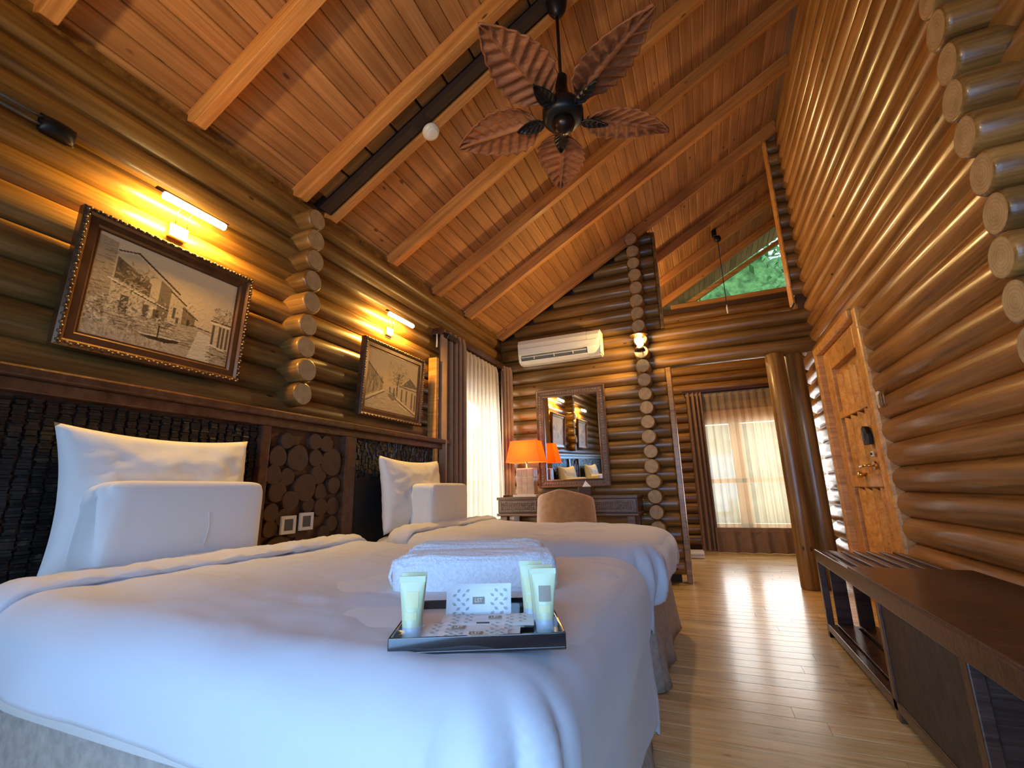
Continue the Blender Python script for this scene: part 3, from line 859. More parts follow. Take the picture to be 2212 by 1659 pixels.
# ------------------------------------------------------------------ paintings
def raster(nw, nh, base):
    im = np.zeros((nh, nw, 3)); X, Y = np.meshgrid((np.arange(nw)+.5)/nw, 1-(np.arange(nh)+.5)/nh)
    for i in range(3): im[:, :, i] = base[0][i]*Y+base[1][i]*(1-Y)
    return im, X, Y
def poly(im, X, Y, pts, col, a=1.0):
    ins = np.zeros(X.shape, bool); n = len(pts)
    for i in range(n):
        x0, y0 = pts[i]; x1, y1 = pts[(i+1) % n]
        if y0 == y1: continue
        c_ = ((Y > min(y0, y1)) & (Y <= max(y0, y1)) & (X < (x1-x0)*(Y-y0)/(y1-y0)+x0)); ins ^= c_
    im[ins] = im[ins]*(1-a)+np.array(col)*a
def line(im, X, Y, p, q, wd, col, a=1.0):
    dx, dy = q[0]-p[0], q[1]-p[1]; L2 = dx*dx+dy*dy+1e-9
    t = np.clip(((X-p[0])*dx+(Y-p[1])*dy)/L2, 0, 1)
    m_ = np.hypot(X-p[0]-t*dx, Y-p[1]-t*dy) < wd
    im[m_] = im[m_]*(1-a)+np.array(col)*a
D1, D2, MD, LT, LL = (.04, .02, .008), (.09, .05, .02), (.24, .15, .065), (.60, .44, .23), (.82, .66, .40)
def canal(nw, nh):
    im, X, Y = raster(nw, nh, ((.74, .54, .29), (.56, .40, .20))); r = random.Random(4)
    def strokes(n, x0, x1, y0, y1, cols, w=.004, l=.03, ang=0, da=.5, a=.6):
        for _ in range(n):
            px, py = r.uniform(x0, x1), r.uniform(y0, y1); t = ang+r.uniform(-da, da); ll = l*r.uniform(.4, 1.2)
            line(im, X, Y, (px, py), (px+ll*math.cos(t), py+ll*math.sin(t)), w*r.uniform(.6, 1.2), r.choice(cols), a)
    strokes(60, 0, 1, .55, .98, [LL, LT], .008, .08, -.3, .3, .25)
    poly(im, X, Y, [(0, .18), (.12, .2), (.12, .95), (0, .97)], MD, .55)
    strokes(60, 0, .11, .3, .95, [D2, LT, MD], .004, .05, 0, .15)
    poly(im, X, Y, [(.12, .25), (.12, .84), (.24, .9), (.42, .74), (.42, .27)], LT)
    line(im, X, Y, (.13, .88), (.25, .92), .006, D1); line(im, X, Y, (.25, .92), (.56, .66), .008, D1)
    poly(im, X, Y, [(.13, .6), (.13, .82), (.36, .66), (.36, .52)], D2, .9)
    poly(im, X, Y, [(.42, .27), (.42, .74), (.5, .68), (.5, .27)], D2, .75)
    poly(im, X, Y, [(.5, .28), (.5, .64), (.6, .57), (.6, .30)], LT)
    poly(im, X, Y, [(.6, .3), (.6, .55), (.7, .46), (.7, .33)], MD)
    line(im, X, Y, (.1, .585), (.48, .455), .007, LL); line(im, X, Y, (.13, .56), (.5, .44), .006, D1)
    line(im, X, Y, (.5, .66), (.62, .56), .007, D1); line(im, X, Y, (.6, .52), (.72, .44), .006, D1)
    for xa, xb, ya, yb in ((.19, .24, .26, .46), (.33, .37, .28, .44), (.40, .44, .27, .42), (.53, .55, .38, .5), (.56, .58, .3, .4), (.64, .66, .33, .42)): poly(im, X, Y, [(xa, ya), (xb, ya), (xb, yb), (xa, yb)], D1, .85)
    strokes(160, .13, .36, .52, .78, [D1, MD, LT], .004, .04, .8, 1.5)
    strokes(120, .13, .5, .27, .52, [D2, MD, LL], .004, .03, 1.4, .4)
    strokes(60, .5, .7, .3, .6, [D2, LT], .003, .02, 1.5, .3)
    poly(im, X, Y, [(.0, .0), (1, 0), (1, .30), (.72, .36), (0, .26)], (.42, .31, .18), .8)
    strokes(230, 0, .30, .13, .40, [D1, D2, LT, LL], .005, .03, .5, 1.4)
    strokes(150, .36, .56, .2, .34, [D1, MD, LL], .005, .02, .5, 1.4)
    strokes(200, .1, .75, .10, .30, [D2, MD, LT], .004, .08, -.02, .15, .6)
    strokes(120, 0, .5, .0, .12, [LT, MD], .006, .05, 1.5, .2, .4)
    poly(im, X, Y, [(.68, .0), (.86, 0), (.84, .3), (.74, .33)], LL, .55)
    poly(im, X, Y, [(.34, .13), (.62, .155), (.60, .125), (.52, .10), (.40, .105)], D1); line(im, X, Y, (.34, .14), (.62, .16), .004, LL)
    line(im, X, Y, (.46, .13), (.46, .26), .004, D1)
    poly(im, X, Y, [(.84, .22), (.84, .46), (1, .46), (1, .18)], LT)
    for xa in (.845, .90, .93, .965): poly(im, X, Y, [(xa, .2), (xa+.018, .2), (xa+.018, .45), (xa, .45)], D1, .85)
    line(im, X, Y, (.83, .47), (1, .465), .008, LL); line(im, X, Y, (.83, .49), (1, .49), .007, D1)
    strokes(150, .83, 1, .49, .66, [D2, MD, LT], .004, .025, .5, 1.3)
    line(im, X, Y, (.83, .22), (1, .17), .007, LL); strokes(140, .82, 1, .03, .19, [D1, LT, MD], .004, .05, 0, .3)
    line(im, X, Y, (.68, .37), (.84, .35), .006, D2)
    return im
def street(nw, nh):
    im, X, Y = raster(nw, nh, ((.80, .56, .24), (.56, .38, .15))); r = random.Random(9)
    def strokes(n, x0, x1, y0, y1, cols, w=.004, l=.03, ang=0, da=.5, a=.6):
        for _ in range(n):
            px, py = r.uniform(x0, x1), r.uniform(y0, y1); t = ang+r.uniform(-da, da); ll = l*r.uniform(.4, 1.2)
            line(im, X, Y, (px, py), (px+ll*math.cos(t), py+ll*math.sin(t)), w*r.uniform(.6, 1.2), r.choice(cols), a)
    poly(im, X, Y, [(0, .2), (0, .76), (.3, .48), (.3, .36)], MD, .6)
    line(im, X, Y, (0, .77), (.3, .48), .009, D1)
    strokes(110, 0, .28, .25, .55, [D1, LT, D2], .004, .12, 1.55, .08)
    poly(im, X, Y, [(.38, .30), (.38, .44), (.60, .52), (1, .52), (1, .1), (.6, .28)], LT)
    for xa, h0, h1 in ((.42, .32, .44), (.50, .3, .44), (.56, .3, .46), (.66, .22, .46), (.76, .2, .46), (.88, .14, .44), (.95, .12, .42)):
        poly(im, X, Y, [(xa, h0), (xa+.03, h0), (xa+.03, h1), (xa, h1)], D1, .8)
    poly(im, X, Y, [(.66, .52), (.82, .70), (1, .54)], D2, .9); line(im, X, Y, (.66, .54), (.82, .7), .008, LL); line(im, X, Y, (.82, .7), (1, .56), .008, D1)
    line(im, X, Y, (.62, .5), (1, .49), .008, D1)
    strokes(260, .38, .78, .52, .9, [D2, MD, MD, LT], .004, .035, 1.2, 1.4, .45)
    strokes(120, .48, .68, .5, .72, [D1, D2], .005, .03, 1.2, 1.4, .5)
    line(im, X, Y, (.57, .42), (.60, .72), .008, D1)
    poly(im, X, Y, [(0, 0), (1, 0), (.48, .34), (.34, .34), (0, .14)], (.55, .42, .22), .85)
    strokes(140, .05, .9, .02, .26, [MD, LL, LT], .005, .07, .1, .3, .4)
    line(im, X, Y, (0, .15), (.32, .36), .010, LL); line(im, X, Y, (.02, .12), (.34, .34), .006, D1)
    line(im, X, Y, (.56, .28), (.98, .07), .010, LL); line(im, X, Y, (.56, .25), (.98, .04), .007, D1); line(im, X, Y, (.62, .18), (.8, .1), .008, LL)
    poly(im, X, Y, [(.40, .28), (.44, .36), (.54, .34), (.58, .24), (.5, .22)], D1, .7)
    strokes(60, .38, .58, .22, .38, [D1, LL], .004, .02, .8, 1.4)
    return im
def painting(label, yc, zc, W, H, fw, scene_fn, orn, lean):
    t = thing('painting', label, 'painting', (-2.055, yc, zc-H/2)); t.rotation_euler = (0, R(lean), 0)
    iw, ih = W-2*fw, H-2*fw; nw, nh = 200, int(200*ih/iw)
    im = scene_fn(nw, nh)[::-1]
    m = MB()
    m.v = [(.018, -iw/2+iw*i/(nw-1), fw+ih*j/(nh-1)) for j in range(nh) for i in range(nw)]
    m.f = [(j*nw+i, j*nw+i+1, (j+1)*nw+i+1, (j+1)*nw+i) for j in range(nh-1) for i in range(nw-1)]; m.mi = [0]*len(m.f)
    o = m.build('canvas', M['paint'], t, fix=False)
    at = o.data.color_attributes.new('paint', 'FLOAT_COLOR', 'POINT')
    cols = np.ones((nh*nw, 4)); cols[:, :3] = im.reshape(-1, 3); at.data.foreach_set('color', cols.ravel())
    MB().bb(-.004, .008, -W/2+.01, W/2-.01, .01, H-.01).build('backing', M['frame'], t)
    # mitred moulding: dark bevelled inner slope and ornate outer rim, one piece per side
    prof = [(0, 0), (.034, 0), (.042, .12), (.040, .30), (.030, .42), (.030, .80), (.022, .9), (.022, 1.0), (0, 1.0)]   # (x, fraction inward)
    cor = [(-W/2, 0), (W/2, 0), (W/2, H), (-W/2, H)]
    inn = [(-W/2+fw, fw), (W/2-fw, fw), (W/2-fw, H-fw), (-W/2+fw, H-fw)]
    for k in range(4):
        m = MB(); k2 = (k+1) % 4
        for (c0, i0) in ((cor[k], inn[k]), (cor[k2], inn[k2])):
            for x_, f in prof: m.v.append((x_, c0[0]+(i0[0]-c0[0])*f, c0[1]+(i0[1]-c0[1])*f))
        n = len(prof); m.f = [(i, i+1, n+i+1, n+i) for i in range(n-1)]; m.mi = [0]*len(m.f)
        fr = m.build('frame_side', M['frame'], t)
        # carved bead run on the rim
        b = MB(); L = math.hypot(cor[k2][0]-cor[k][0], cor[k2][1]-cor[k][1]); nb = int(L/orn)
        for i in range(nb):
            f = (i+.5)/nb
            c0 = Vector((0, cor[k][0]+(cor[k2][0]-cor[k][0])*f, cor[k][1]+(cor[k2][1]-cor[k][1])*f))
            i0 = Vector((0, inn[k][0]+(inn[k2][0]-inn[k][0])*f, inn[k][1]+(inn[k2][1]-inn[k][1])*f))
            p = c0+(i0-c0)*(.20 if i % 2 else .13); p.x = .040
            b.lathe([(0, -.004), (orn*.42, 0), (orn*.3, .005), (0, .008)], c=p, seg=6, rot=Matrix.Rotation(PI/2, 3, 'Y'))
        ob = b.build('carved_beading', M['gilt'], fr, smooth=True)
    return t
painting('larger sepia canal painting with boat and houses above the near bed', 1.108, 1.680, .69, .535, .066, canal, .016, 3)
painting('smaller sepia street painting with a tree and houses above the far bed', 2.650, 1.653, .71, .535, .062, street, .018, 3)

def picture_light(label, y0, y1, z, energy):
    yc = (y0+y1)/2; L = y1-y0
    t = thing('picture_light', label, 'lamp', (-2.07, yc, z-.08), group=None)
    MB().bb(0, .016, -.04, .04, -.03, .035).build('wall_plate', M['brass'], t, bevel=.003)
    for dy in (-.02, .03):
        MB().tube([(.012, dy, .02), (.02, dy, .09), (.045, dy, .125), (.08, dy, .125), (.108, dy, .095)], .003, 6).build('arm', M['brass'], t, smooth=True)
    def hood(u, v):
        a = R(25)+u*R(110); return (.115+.017*math.cos(a), -L/2-.03+(L+.04)*v, .083+.017*math.sin(a))
    MB().grid(hood, 12, 2).build('hood', M['bronze'], t, smooth=True, solid=.002)
    MB().tube([(.115, -L/2, .078), (.115, L/2, .078)], .0155, 12).build('glowing_tube', M['tubelight'], t, smooth=True)
    pl = area('picture_light_glow', (-2.07+.108, yc, z-.018), (-2.14, yc, z-.17), L, .05, energy, (1, .55, .09))
    return t
picture_light('lit brass picture light above the larger canal painting', .985, 1.250, 2.118, 15)
picture_light('lit brass picture light above the smaller street painting', 2.482, 2.770, 2.135, 14)

# ------------------------------------------------------------------ black wall fixtures
def wall_fixture(label, y_, z, s, flip):
    t = thing('wall_fixture', label, 'wall fixture', (-2.07, y_, z))
    m = MB().grid(lambda u, v: (.02+.045*s*math.sin(v*PI)**.5*abs(math.sin(u*PI))**.6 if 0 < v < 1 else .02, (v-.5)*.14*s, (u-.5)*.09*s), 10, 14)
    m.build('head', M['black'], t, smooth=True, solid=.01)
    MB().bb(0, .02, -.055*s, .055*s, -.04*s, .04*s).build('back_plate', M['black'], t, bevel=.004)
    for dz in (-.014, .016):
        MB().tube([(.03, -.05*s*flip, dz), (.03, -.26*s*flip, dz)], .006, 8).build('rod', M['grey'], t, smooth=True)
    return t
wall_fixture('black wall fixture with twin rods high on the left log wall', .665, 2.20, .72, 1)
t = thing('wall_fixture', 'small black bracketed fixture above the brown drape beside the window', 'wall fixture', (-2.06, 3.30, 2.20))
MB().box((.075, .05, .03), (.12, .15, .05), rot=Matrix.Rotation(R(25), 3, 'Y')).build('body', M['black'], t, bevel=.01)
MB().tube([(0, 0, 0), (.03, .01, -.02), (.06, .03, .02)], .010, 8).build('bracket', M['black'], t, smooth=True)
MB().tube([(.03, -.06, .03), (.035, -.065, -.04), (.03, -.06, -.09)], .008, 8).build('cable', M['white'], t, smooth=True)

# ------------------------------------------------------------------ ceiling fan
FX, FY = -.465, 1.905
fan = thing('ceiling_fan', 'ceiling fan with five carved wooden leaf blades and black motor', 'fan', (FX, FY, 2.74))
rt = roofz(FX)-2.74
MB().lathe([(.0, rt+.03), (.05, rt+.02), (.058, rt-.03), (.05, rt-.075), (.03, rt-.11), (.014, rt-.125), (0, rt-.127)]).build('canopy', M['black'], fan, smooth=True)
MB().cyl((0, 0, .14), (0, 0, rt-.11), .0085, seg=12).build('downrod', M['bronze'], fan, smooth=True)
MB().lathe([(0, .235), (.034, .23), (.031, .15), (.040, .11), (.060, .085), (.072, .07), (.072, .055), (.095, .045), (.104, .02), (.104, -.02), (.090, -.04), (.060, -.045), (.0, -.045)], seg=32).build('motor_housing', M['black'], fan, auto=50)
MB().lathe([(.055, -.045), (.058, -.06), (.052, -.082), (.035, -.10), (.012, -.11), (0, -.112)], seg=28).build('bottom_cap', M['bronze'], fan, smooth=True)
MB().lathe([(.0, -.110), (.006, -.113), (.004, -.122), (0, -.124)], seg=12).build('finial', M['steel'], fan, smooth=True)
def leaf_grid(m, L, Wd, nv, amp, base, arch, z0=0, th=1, serr=.05):
    def fn(u, v):
        b = v*2-1
        prof = (math.sin(PI*min(1, u**.72))**.75) if u < 1 else 0
        wdt = Wd/2*(prof*(1-.15*u)+.02*(1-u))
        ph = (u*nv+abs(b)*-1.1)
        saw = abs((ph % 1)-.5)*2
        wdt *= 1+serr*(saw-.5)*(1 if abs(b) > .8 else 0)
        z = -amp*(1-saw**2.2)*min(1, abs(b)*6)*min(1, (1-abs(b))*8+.3) + amp*.9*max(0, 1-abs(b)*14)
        return (base+L*u, b*wdt, z0+z*-1*th+arch*math.sin(u*PI*.6)-.012*abs(b)*1.0)
    return m.grid(fn, 74, 33)
for k in range(5):
    a = R(180-72*k)
    Mz = Matrix.Rotation(a, 4, 'Z')
    m = leaf_grid(MB(), .47, .28, 8.5, .015, .135, .02, serr=.13)
    m.xf(Matrix.Rotation(R(12), 4, 'X')); m.xf(Mz @ Matrix.Translation((0, 0, .0)))
    bl = m.build('blade', M['leafwood'], fan, smooth=True, solid=.007)
    m = leaf_grid(MB(), .15, .078, 5.5, .004, .10, .004, z0=-.012)
    m.xf(Matrix.Rotation(R(12), 4, 'X')); m.xf(Mz)
    br = m.build('leaf_bracket', M['black'], fan, smooth=True, solid=.005)
    MB().tube([Mz @ Vector((.07, 0, .0)), Mz @ Vector((.11, 0, -.004))], .009, 8).build('bracket_arm', M['black'], br, smooth=True)
# mount and pull cord in the far room
t = thing('hanging_fan_mount', 'black ceiling bracket with long pull cord in the far room gable', 'ceiling bracket', (.47, 6.0, 0))
MB().bb(-.035, .025, -.03, .03, 4.06, 4.17).build('bracket', M['black'], t, bevel=.01)
MB().lathe([(.0, 4.05), (.035, 4.055), (.045, 4.02), (.03, 3.99), (0, 3.985)], c=(.03, 0, 0)).build('cup', M['black'], t, smooth=True)
MB().cyl((.03, 0, 3.1), (.03, 0, 3.99), .005, seg=8).build('cord', M['bronze'], t)
MB().lathe([(0, 2.98), (.010, 2.985), (.012, 3.06), (.006, 3.1), (0, 3.1)], c=(.03, 0, 0), seg=12).build('pull', M['cream'], t, smooth=True)
# smoke detector: on the underside of the planks
sx_, sy_ = -1.305, 1.975
t = thing('smoke_detector', 'round cream smoke detector mounted under a sloping rafter', 'smoke detector', (sx_, sy_, roofz(sx_, -.001)))
rot = nd.to_track_quat('Z', 'Y').to_matrix()
MB().lathe([(0, 0), (.052, 0), (.054, -.012), (.046, -.026), (.030, -.032), (0, -.033)], rot=rot, seg=32).build('housing', M['cream'], t, auto=60)
MB().lathe([(.036, -.030), (.034, -.034), (.030, -.036), (.0, -.036)], rot=rot, seg=28).build('sensor_ring', M['white'], t, auto=30)

# ------------------------------------------------------------------ AC unit
t = thing('air_conditioner', 'cream split air conditioner mounted high on the far log wall', 'air conditioner', (-1.335, 4.75, 2.265))
Wa = .93
prof = [(0, 0), (-.085, .0), (-.135, .022), (-.140, .030), (-.085, .075), (-.160, .098), (-.17, .22), (-.155, .265), (-.12, .275), (0, .275)]
full = [(0, 0), (-.085, .0), (-.135, .022), (-.150, .055), (-.160, .098), (-.17, .22), (-.155, .265), (-.12, .275), (0, .275)]
MB().prism(prof, -Wa/2+.03, Wa/2-.14, axis='x').build('body', M['cream'], t)
MB().prism(full, Wa/2-.14, Wa/2, axis='x').build('body_end', M['cream'], t, bevel=.006)
MB().prism(full, -Wa/2, -Wa/2+.03, axis='x').build('body_end', M['cream'], t, bevel=.006)
MB().prism([(-.136, .034), (-.086, .074), (-.12, .085), (-.15, .082), (-.142, .06)], -Wa/2+.035, Wa/2-.145, axis='x').build('air_outlet', M['grey'], t)
for f in (-.30, -.05, .18): MB().box((f*Wa, -.144, .062), (.008, .012, .04)).build('vane', M['cream'], t)
MB().box((-.055, -.151, .070), (Wa*.80, .006, .010)).build('louvre_flap', M['cream'], t, bevel=.002)
MB().box((0, -.1695, .105), (Wa*.97, .006, .010)).build('panel_seam', M['white'], t)
MB().box((0, -.1725, .14), (Wa*.97, .005, .05)).build('front_grille', M['white'], t, bevel=.003)
MB().bb(Wa/2, Wa/2+.012, -.16, -.01, .01, .265).build('end_cap', M['cream'], t, bevel=.01)

# ------------------------------------------------------------------ wall lantern
t = thing('wall_lantern', 'lit round glass wall lantern on the log ends right of the air conditioner', 'lamp', (-.455, 4.5, 2.30))
MB().lathe([(0, .10), (.03, .098), (.036, .085), (.085, .070), (.088, .064), (.04, .066), (0, .07)]).build('top_shade', M['brass'], t, smooth=True)
MB().lathe([(0, -.052), (.025, -.05), (.030, -.042), (.055, -.095), (.04, -.10), (.0, -.105)]).build('base_cup', M['bronze'], t, smooth=True)
MB().lathe([(.028, -.046), (.048, -.02), (.056, .008), (.048, .04), (.030, .062)], seg=28).build('glass_globe', M['glass'], t, smooth=True)
MB().lathe([(0, -.035), (.024, -.025), (.042, .0), (.042, .018), (.024, .045), (0, .052)], seg=20).build('bulb', M['bulb'], t, smooth=True)
MB().tube([(0, .0, .10), (0, .05, .13), (.02, .09, .10), (.03, .10, .0), (.02, .09, -.07), (0, .03, -.1)], .006, 8).build('bracket', M['brass'], t, smooth=True)
MB().bb(-.03, .03, .09, .105, -.05, .06).build('back_plate', M['brass'], t, bevel=.006)
point('lantern_light', (-.455, 4.43, 2.31), 26, (1, .60, .18), .035)

# ------------------------------------------------------------------ mirror
t = thing('wall_mirror', 'tall rectangular mirror with carved dark frame above the desk', 'mirror', (-1.258, 4.74, .895)); t.rotation_euler = (R(1.5), 0, 0)
Wm, Hm, fm = .765, 1.06, .085
MB().bb(-Wm/2+fm, Wm/2-fm, -.012, -.006, fm, Hm-fm).build('glass', M['mirror'], t)
MB().bb(-Wm/2+.01, Wm/2-.01, -.005, .01, .01, Hm-.01).build('backing', M['dark'], t)
cor = [(-Wm/2, 0), (Wm/2, 0), (Wm/2, Hm), (-Wm/2, Hm)]; inn = [(-Wm/2+fm, fm), (Wm/2-fm, fm), (Wm/2-fm, Hm-fm), (-Wm/2+fm, Hm-fm)]
for k in range(4):
    m = MB(); k2 = (k+1) % 4; prof = [(0, 0), (-.035, 0), (-.042, .10), (-.03, .22), (-.03, .78), (-.036, .88), (-.03, 1), (0, 1)]
    for (c0, i0) in ((cor[k], inn[k]), (cor[k2], inn[k2])):
        for y_, f in prof: m.v.append((c0[0]+(i0[0]-c0[0])*f, y_, c0[1]+(i0[1]-c0[1])*f))
    n = len(prof); m.f = [(i, i+1, n+i+1, n+i) for i in range(n-1)]; m.mi = [0]*len(m.f)
    fr = m.build('frame_side', M['desk'], t)
    b = MB(); L = math.hypot(cor[k2][0]-cor[k][0], cor[k2][1]-cor[k][1]); nb = int(L/.03)
    for i in range(1, nb):
        f = i/nb; c0 = Vector((cor[k][0]+(cor[k2][0]-cor[k][0])*f, -.03, cor[k][1]+(cor[k2][1]-cor[k][1])*f)); i0 = Vector((inn[k][0]+(inn[k2][0]-inn[k][0])*f, -.03, inn[k][1]+(inn[k2][1]-inn[k][1])*f))
        b.lathe([(.012, 0), (.010, .004), (0, .006)], c=c0+(i0-c0)*.5, seg=6, rot=Matrix.Rotation(PI/2, 3, 'X'))
    b.build('carving', M['carve'], fr)

# ------------------------------------------------------------------ desk
dx0, dx1, dy0, dy1 = -1.965, -.575, 4.30, 4.74
t = thing('desk', 'dark wooden writing desk with two carved drawers under the mirror', 'desk', ((dx0+dx1)/2, (dy0+dy1)/2, 0))
cx, cy = (dx0+dx1)/2, (dy0+dy1)/2; hx, hy = (dx1-dx0)/2, (dy1-dy0)/2
MB().bb(-hx, hx, -hy, hy, .785, .812).build('desk_top', M['desk'], t, bevel=.004)
MB().bb(-hx+.01, hx-.01, -hy+.03, hy, .655, .785).build('apron', M['desk'], t)
MB().bb(-hx, hx, -hy, hy, .630, .655).build('lower_rail', M['desk'], t, bevel=.006)
for sx in (-hx+.07, hx-.07):
    for sy in (-hy+.05, hy-.05): MB().box((sx, sy, .315), (.07, .07, .63), taper=(1, 1)).build('leg', M['desk'], t, bevel=.004)
def drawer(a, b):
    d_ = MB().bb(a, b, -hy+.004, -hy+.03, .660, .782).build('drawer', M['desk'], t, bevel=.003)
    m = MB()
    for p, q, r_, s_ in ((a+.03, b-.03, .675, .685), (a+.03, b-.03, .757, .767), (a+.03, a+.04, .685, .757), (b-.04, b-.03, .685, .757)): m.bb(p, q, -hy-.006, -hy+.004, r_, s_)
    m.build('drawer_moulding', M['carve'], d_)
    m = MB(); r2 = random.Random(int(a*100)); x = a+.052
    while x < b-.05:
        for zz in (.70, .722, .744):
            m.lathe([(.0095, 0), (.007, .006), (0, .004)], c=(x+r2.uniform(-.003, .003), -hy+.004, zz), seg=6, rot=Matrix.Rotation(PI/2, 3, 'X'))
        x += .021
    m.build('carved_scrollwork', M['carve'], d_)
drawer(-hx+.015, -.24); drawer(.22, hx-.015)
# table lamp
t = thing('table_lamp', 'lit table lamp with orange shade and tiled square base on the desk', 'lamp', (-1.685, 4.45, .812))
MB().bb(-.125, .125, -.09, .09, 0, .022).build('plinth', M['stone'], t, bevel=.003)
MB().bb(-.092, .092, -.062, .062, .022, .285).build('base_body', M['stone'], t, bevel=.003)
for i in range(3):
    for j in range(3):
        MB().bb(-.087+.059*i, -.087+.059*i+.054, -.066, -.061, .030+.083*j, .030+.083*j+.078).build('tile', M['tile'], t, bevel=.0015)
for i in range(2):
    for j in range(3):
        MB().bb(.091, .096, -.058+.059*i, -.058+.059*i+.054, .030+.083*j, .030+.083*j+.078).build('tile', M['tile'], t, bevel=.0015)
MB().cyl((0, 0, .285), (0, 0, .44), .009, seg=12).build('neck', M['steel'], t, smooth=True)
m = MB(); b0, b1, h0, h1 = (.185, .115), (.140, .085), .345, .565
q = [(-b0[0], -b0[1], h0), (b0[0], -b0[1], h0), (b0[0], b0[1], h0), (-b0[0], b0[1], h0), (-b1[0], -b1[1], h1), (b1[0], -b1[1], h1), (b1[0], b1[1], h1), (-b1[0], b1[1], h1)]
m.add(q, [(i, (i+1) % 4, (i+1) % 4+4, i+4) for i in range(4)]).build('lamp_shade', M['shade'], t, solid=.002)
MB().lathe([(0, .44), (.02, .445), (.026, .47), (.018, .495), (0, .50)], seg=16).build('bulb', M['bulb'], t, smooth=True)
point('table_lamp_light', (-1.685, 4.45, .812+.47), 8, (1, .62, .25), .04)

# ------------------------------------------------------------------ chair
t = thing('tub_chair', 'tan upholstered tub chair with curved back pulled up to the desk', 'chair', (-1.15, 3.98, 0), R(4))
def shell(u, v):
    a = R(180-35)+(u)*R(250); ry = .235
    h0, h1 = .36, .885-.10*abs(u-.5)*2*1.1
    z = h0+(h1-h0)*v
    k = 1-.05*v+.04*math.sin(v*PI)
    return (ry*k*math.cos(a), .22*k*math.sin(a), z)
MB().grid(shell, 40, 14).build('back_shell', M['chair'], t, smooth=True, solid=.045, bevel=0, sub=1)
MB().lathe([(0, .38), (.19, .38), (.205, .40), (.205, .45), (.18, .475), (0, .48)], seg=36).build('seat', M['chair'], t, auto=60)
for a in (45, 135, 225, 315):
    MB().cyl((.15*math.cos(R(a)), .15*math.sin(R(a)), .38), (.18*math.cos(R(a)), .18*math.sin(R(a)), 0), .018, .012, 12).build('leg', M['dark'], t, smooth=True)
t = thing('tissue_tuft', 'white tissue tuft showing over the back of the tan chair', 'tissue', (-1.07, 4.42, .812))
MB().bb(-.06, .06, -.06, .06, 0, .085).build('tissue_box', M['dark'], t, bevel=.004)
m = MB().grid(lambda u, v: (.05*math.cos(u*2*PI)*(1-v)*(1+.3*math.sin(u*9)), .02*math.sin(u*2*PI)*(1-v), .083+.055*v*(1+.15*math.sin(u*7))), 18, 5, closeu=True).build('tissue', M['linen'], t, smooth=True)

# ------------------------------------------------------------------ curtains
def curtain(name, label, cat, p0, p1, z0, z1, n, amp, mat, base_amp=None, seed=0, taper=0, parts=('cloth',), ragged=0):
    p0, p1 = Vector((p0[0], p0[1], 0)), Vector((p1[0], p1[1], 0)); d = p1-p0; L = d.length; dn = d.normalized(); nn = Vector((-dn.y, dn.x, 0))
    t = thing(name, label, cat, (p0.x, p0.y, 0))
    ba = base_amp if base_amp is not None else amp
    def fn(u, v):
        s_ = u*L; z = z1+(z0-z1)*v
        am = amp+(ba-amp)*v
        ph = u*n*2*PI+.9*math.sin(u*5+seed)+.4*math.sin(v*2+seed+u*3)*v
        off = am*(math.sin(ph)+.3*math.sin(2.1*ph+seed))
        pinch = (.25 if v < .03 else 1)
        q = dn*(s_+taper*v*(u-.5)*2)+nn*off*pinch
        return (q.x, q.y, z-ragged*math.sin(u*9+seed)*v)
    MB().grid(fn, int(n*12)+2, 26).build(parts[0], M[mat], t, smooth=True)
    def hd(u, v):
        ph = u*n*2*PI+.9*math.sin(u*5+seed)
        q = dn*(u*L)+nn*(amp*.35*math.sin(ph)+.002); return (q.x, q.y, z1+.004-.055*v)
    MB().grid(hd, int(n*12)+2, 3).build('header_tape', M[mat], t, smooth=True)
    return t
curtain('sheer_curtain', 'cream sheer curtain glowing in front of the window left of the desk', 'curtain', (-1.985, 3.66), (-1.985, 4.40), .60, 2.20, 9, .018, 'sheer', .026, 1, .07)
curtain('drape', 'brown drape gathered on the left side of the window by the headboard', 'curtain', (-1.99, 3.24), (-1.965, 3.64), .03, 2.28, 5, .028, 'drape', .035, 2)
curtain('drape', 'brown drape gathered in the corner right of the cream sheer', 'curtain', (-1.99, 4.54), (-1.93, 4.70), .83, 2.26, 3, .025, 'drape', .03, 4)
t = thing('curtain_rail', 'dark boxed curtain rail above the window left of the desk', 'curtain rail', (-2.03, 3.96, 2.26))
MB().bb(-.06, .05, -.72, .76, -.03, .03).build('rail_box', M['dark'], t, bevel=.004)
MB().bb(.0, .012, -.68, .72, -.045, -.03).build('track', M['bronze'], t)
curtain('sheer_curtain', 'gold sheer curtain over the glazed doors at the far end of the passage', 'curtain', (1.60, 7.02), (.085, 7.02), .31, 2.18, 15, .014, 'sheer2', .02, 3)
curtain('drape', 'dark brown drape hanging left of the gold sheer in the passage', 'curtain', (.09, 6.99), (-.13, 6.99), .02, 2.2, 4, .028, 'drape', .034, 6)
curtain('lower_drape', 'low dark brown cloth bunched on the floor below the gold sheer', 'curtain', (1.62, 6.98), (.06, 6.98), .01, .32, 7, .02, 'drape', .035, 9)
t = thing('curtain_rail', 'dark curtain rail over the glazed doors in the far room', 'curtain rail', (.75, 7.03, 2.215))
MB().bb(-.92, .9, -.05, .05, -.02, .02).build('rail_box', M['dark'], t, bevel=.004)
MB().bb(-.9, .88, -.02, .0, -.032, -.02).build('track', M['bronze'], t)
# folded mat on the floor
t = thing('bath_mat', 'folded white mat on the floor at the far end of the passage', 'mat', (-.23, 6.55, 0), R(2))
MB().bb(-.125, .125, -.2, .2, .004, .034).build('mat_layer', M['linen'], t, bevel=.012)
MB().bb(-.12, .122, -.19, .195, .034, .064).build('mat_layer', M['linen'], t, bevel=.012)

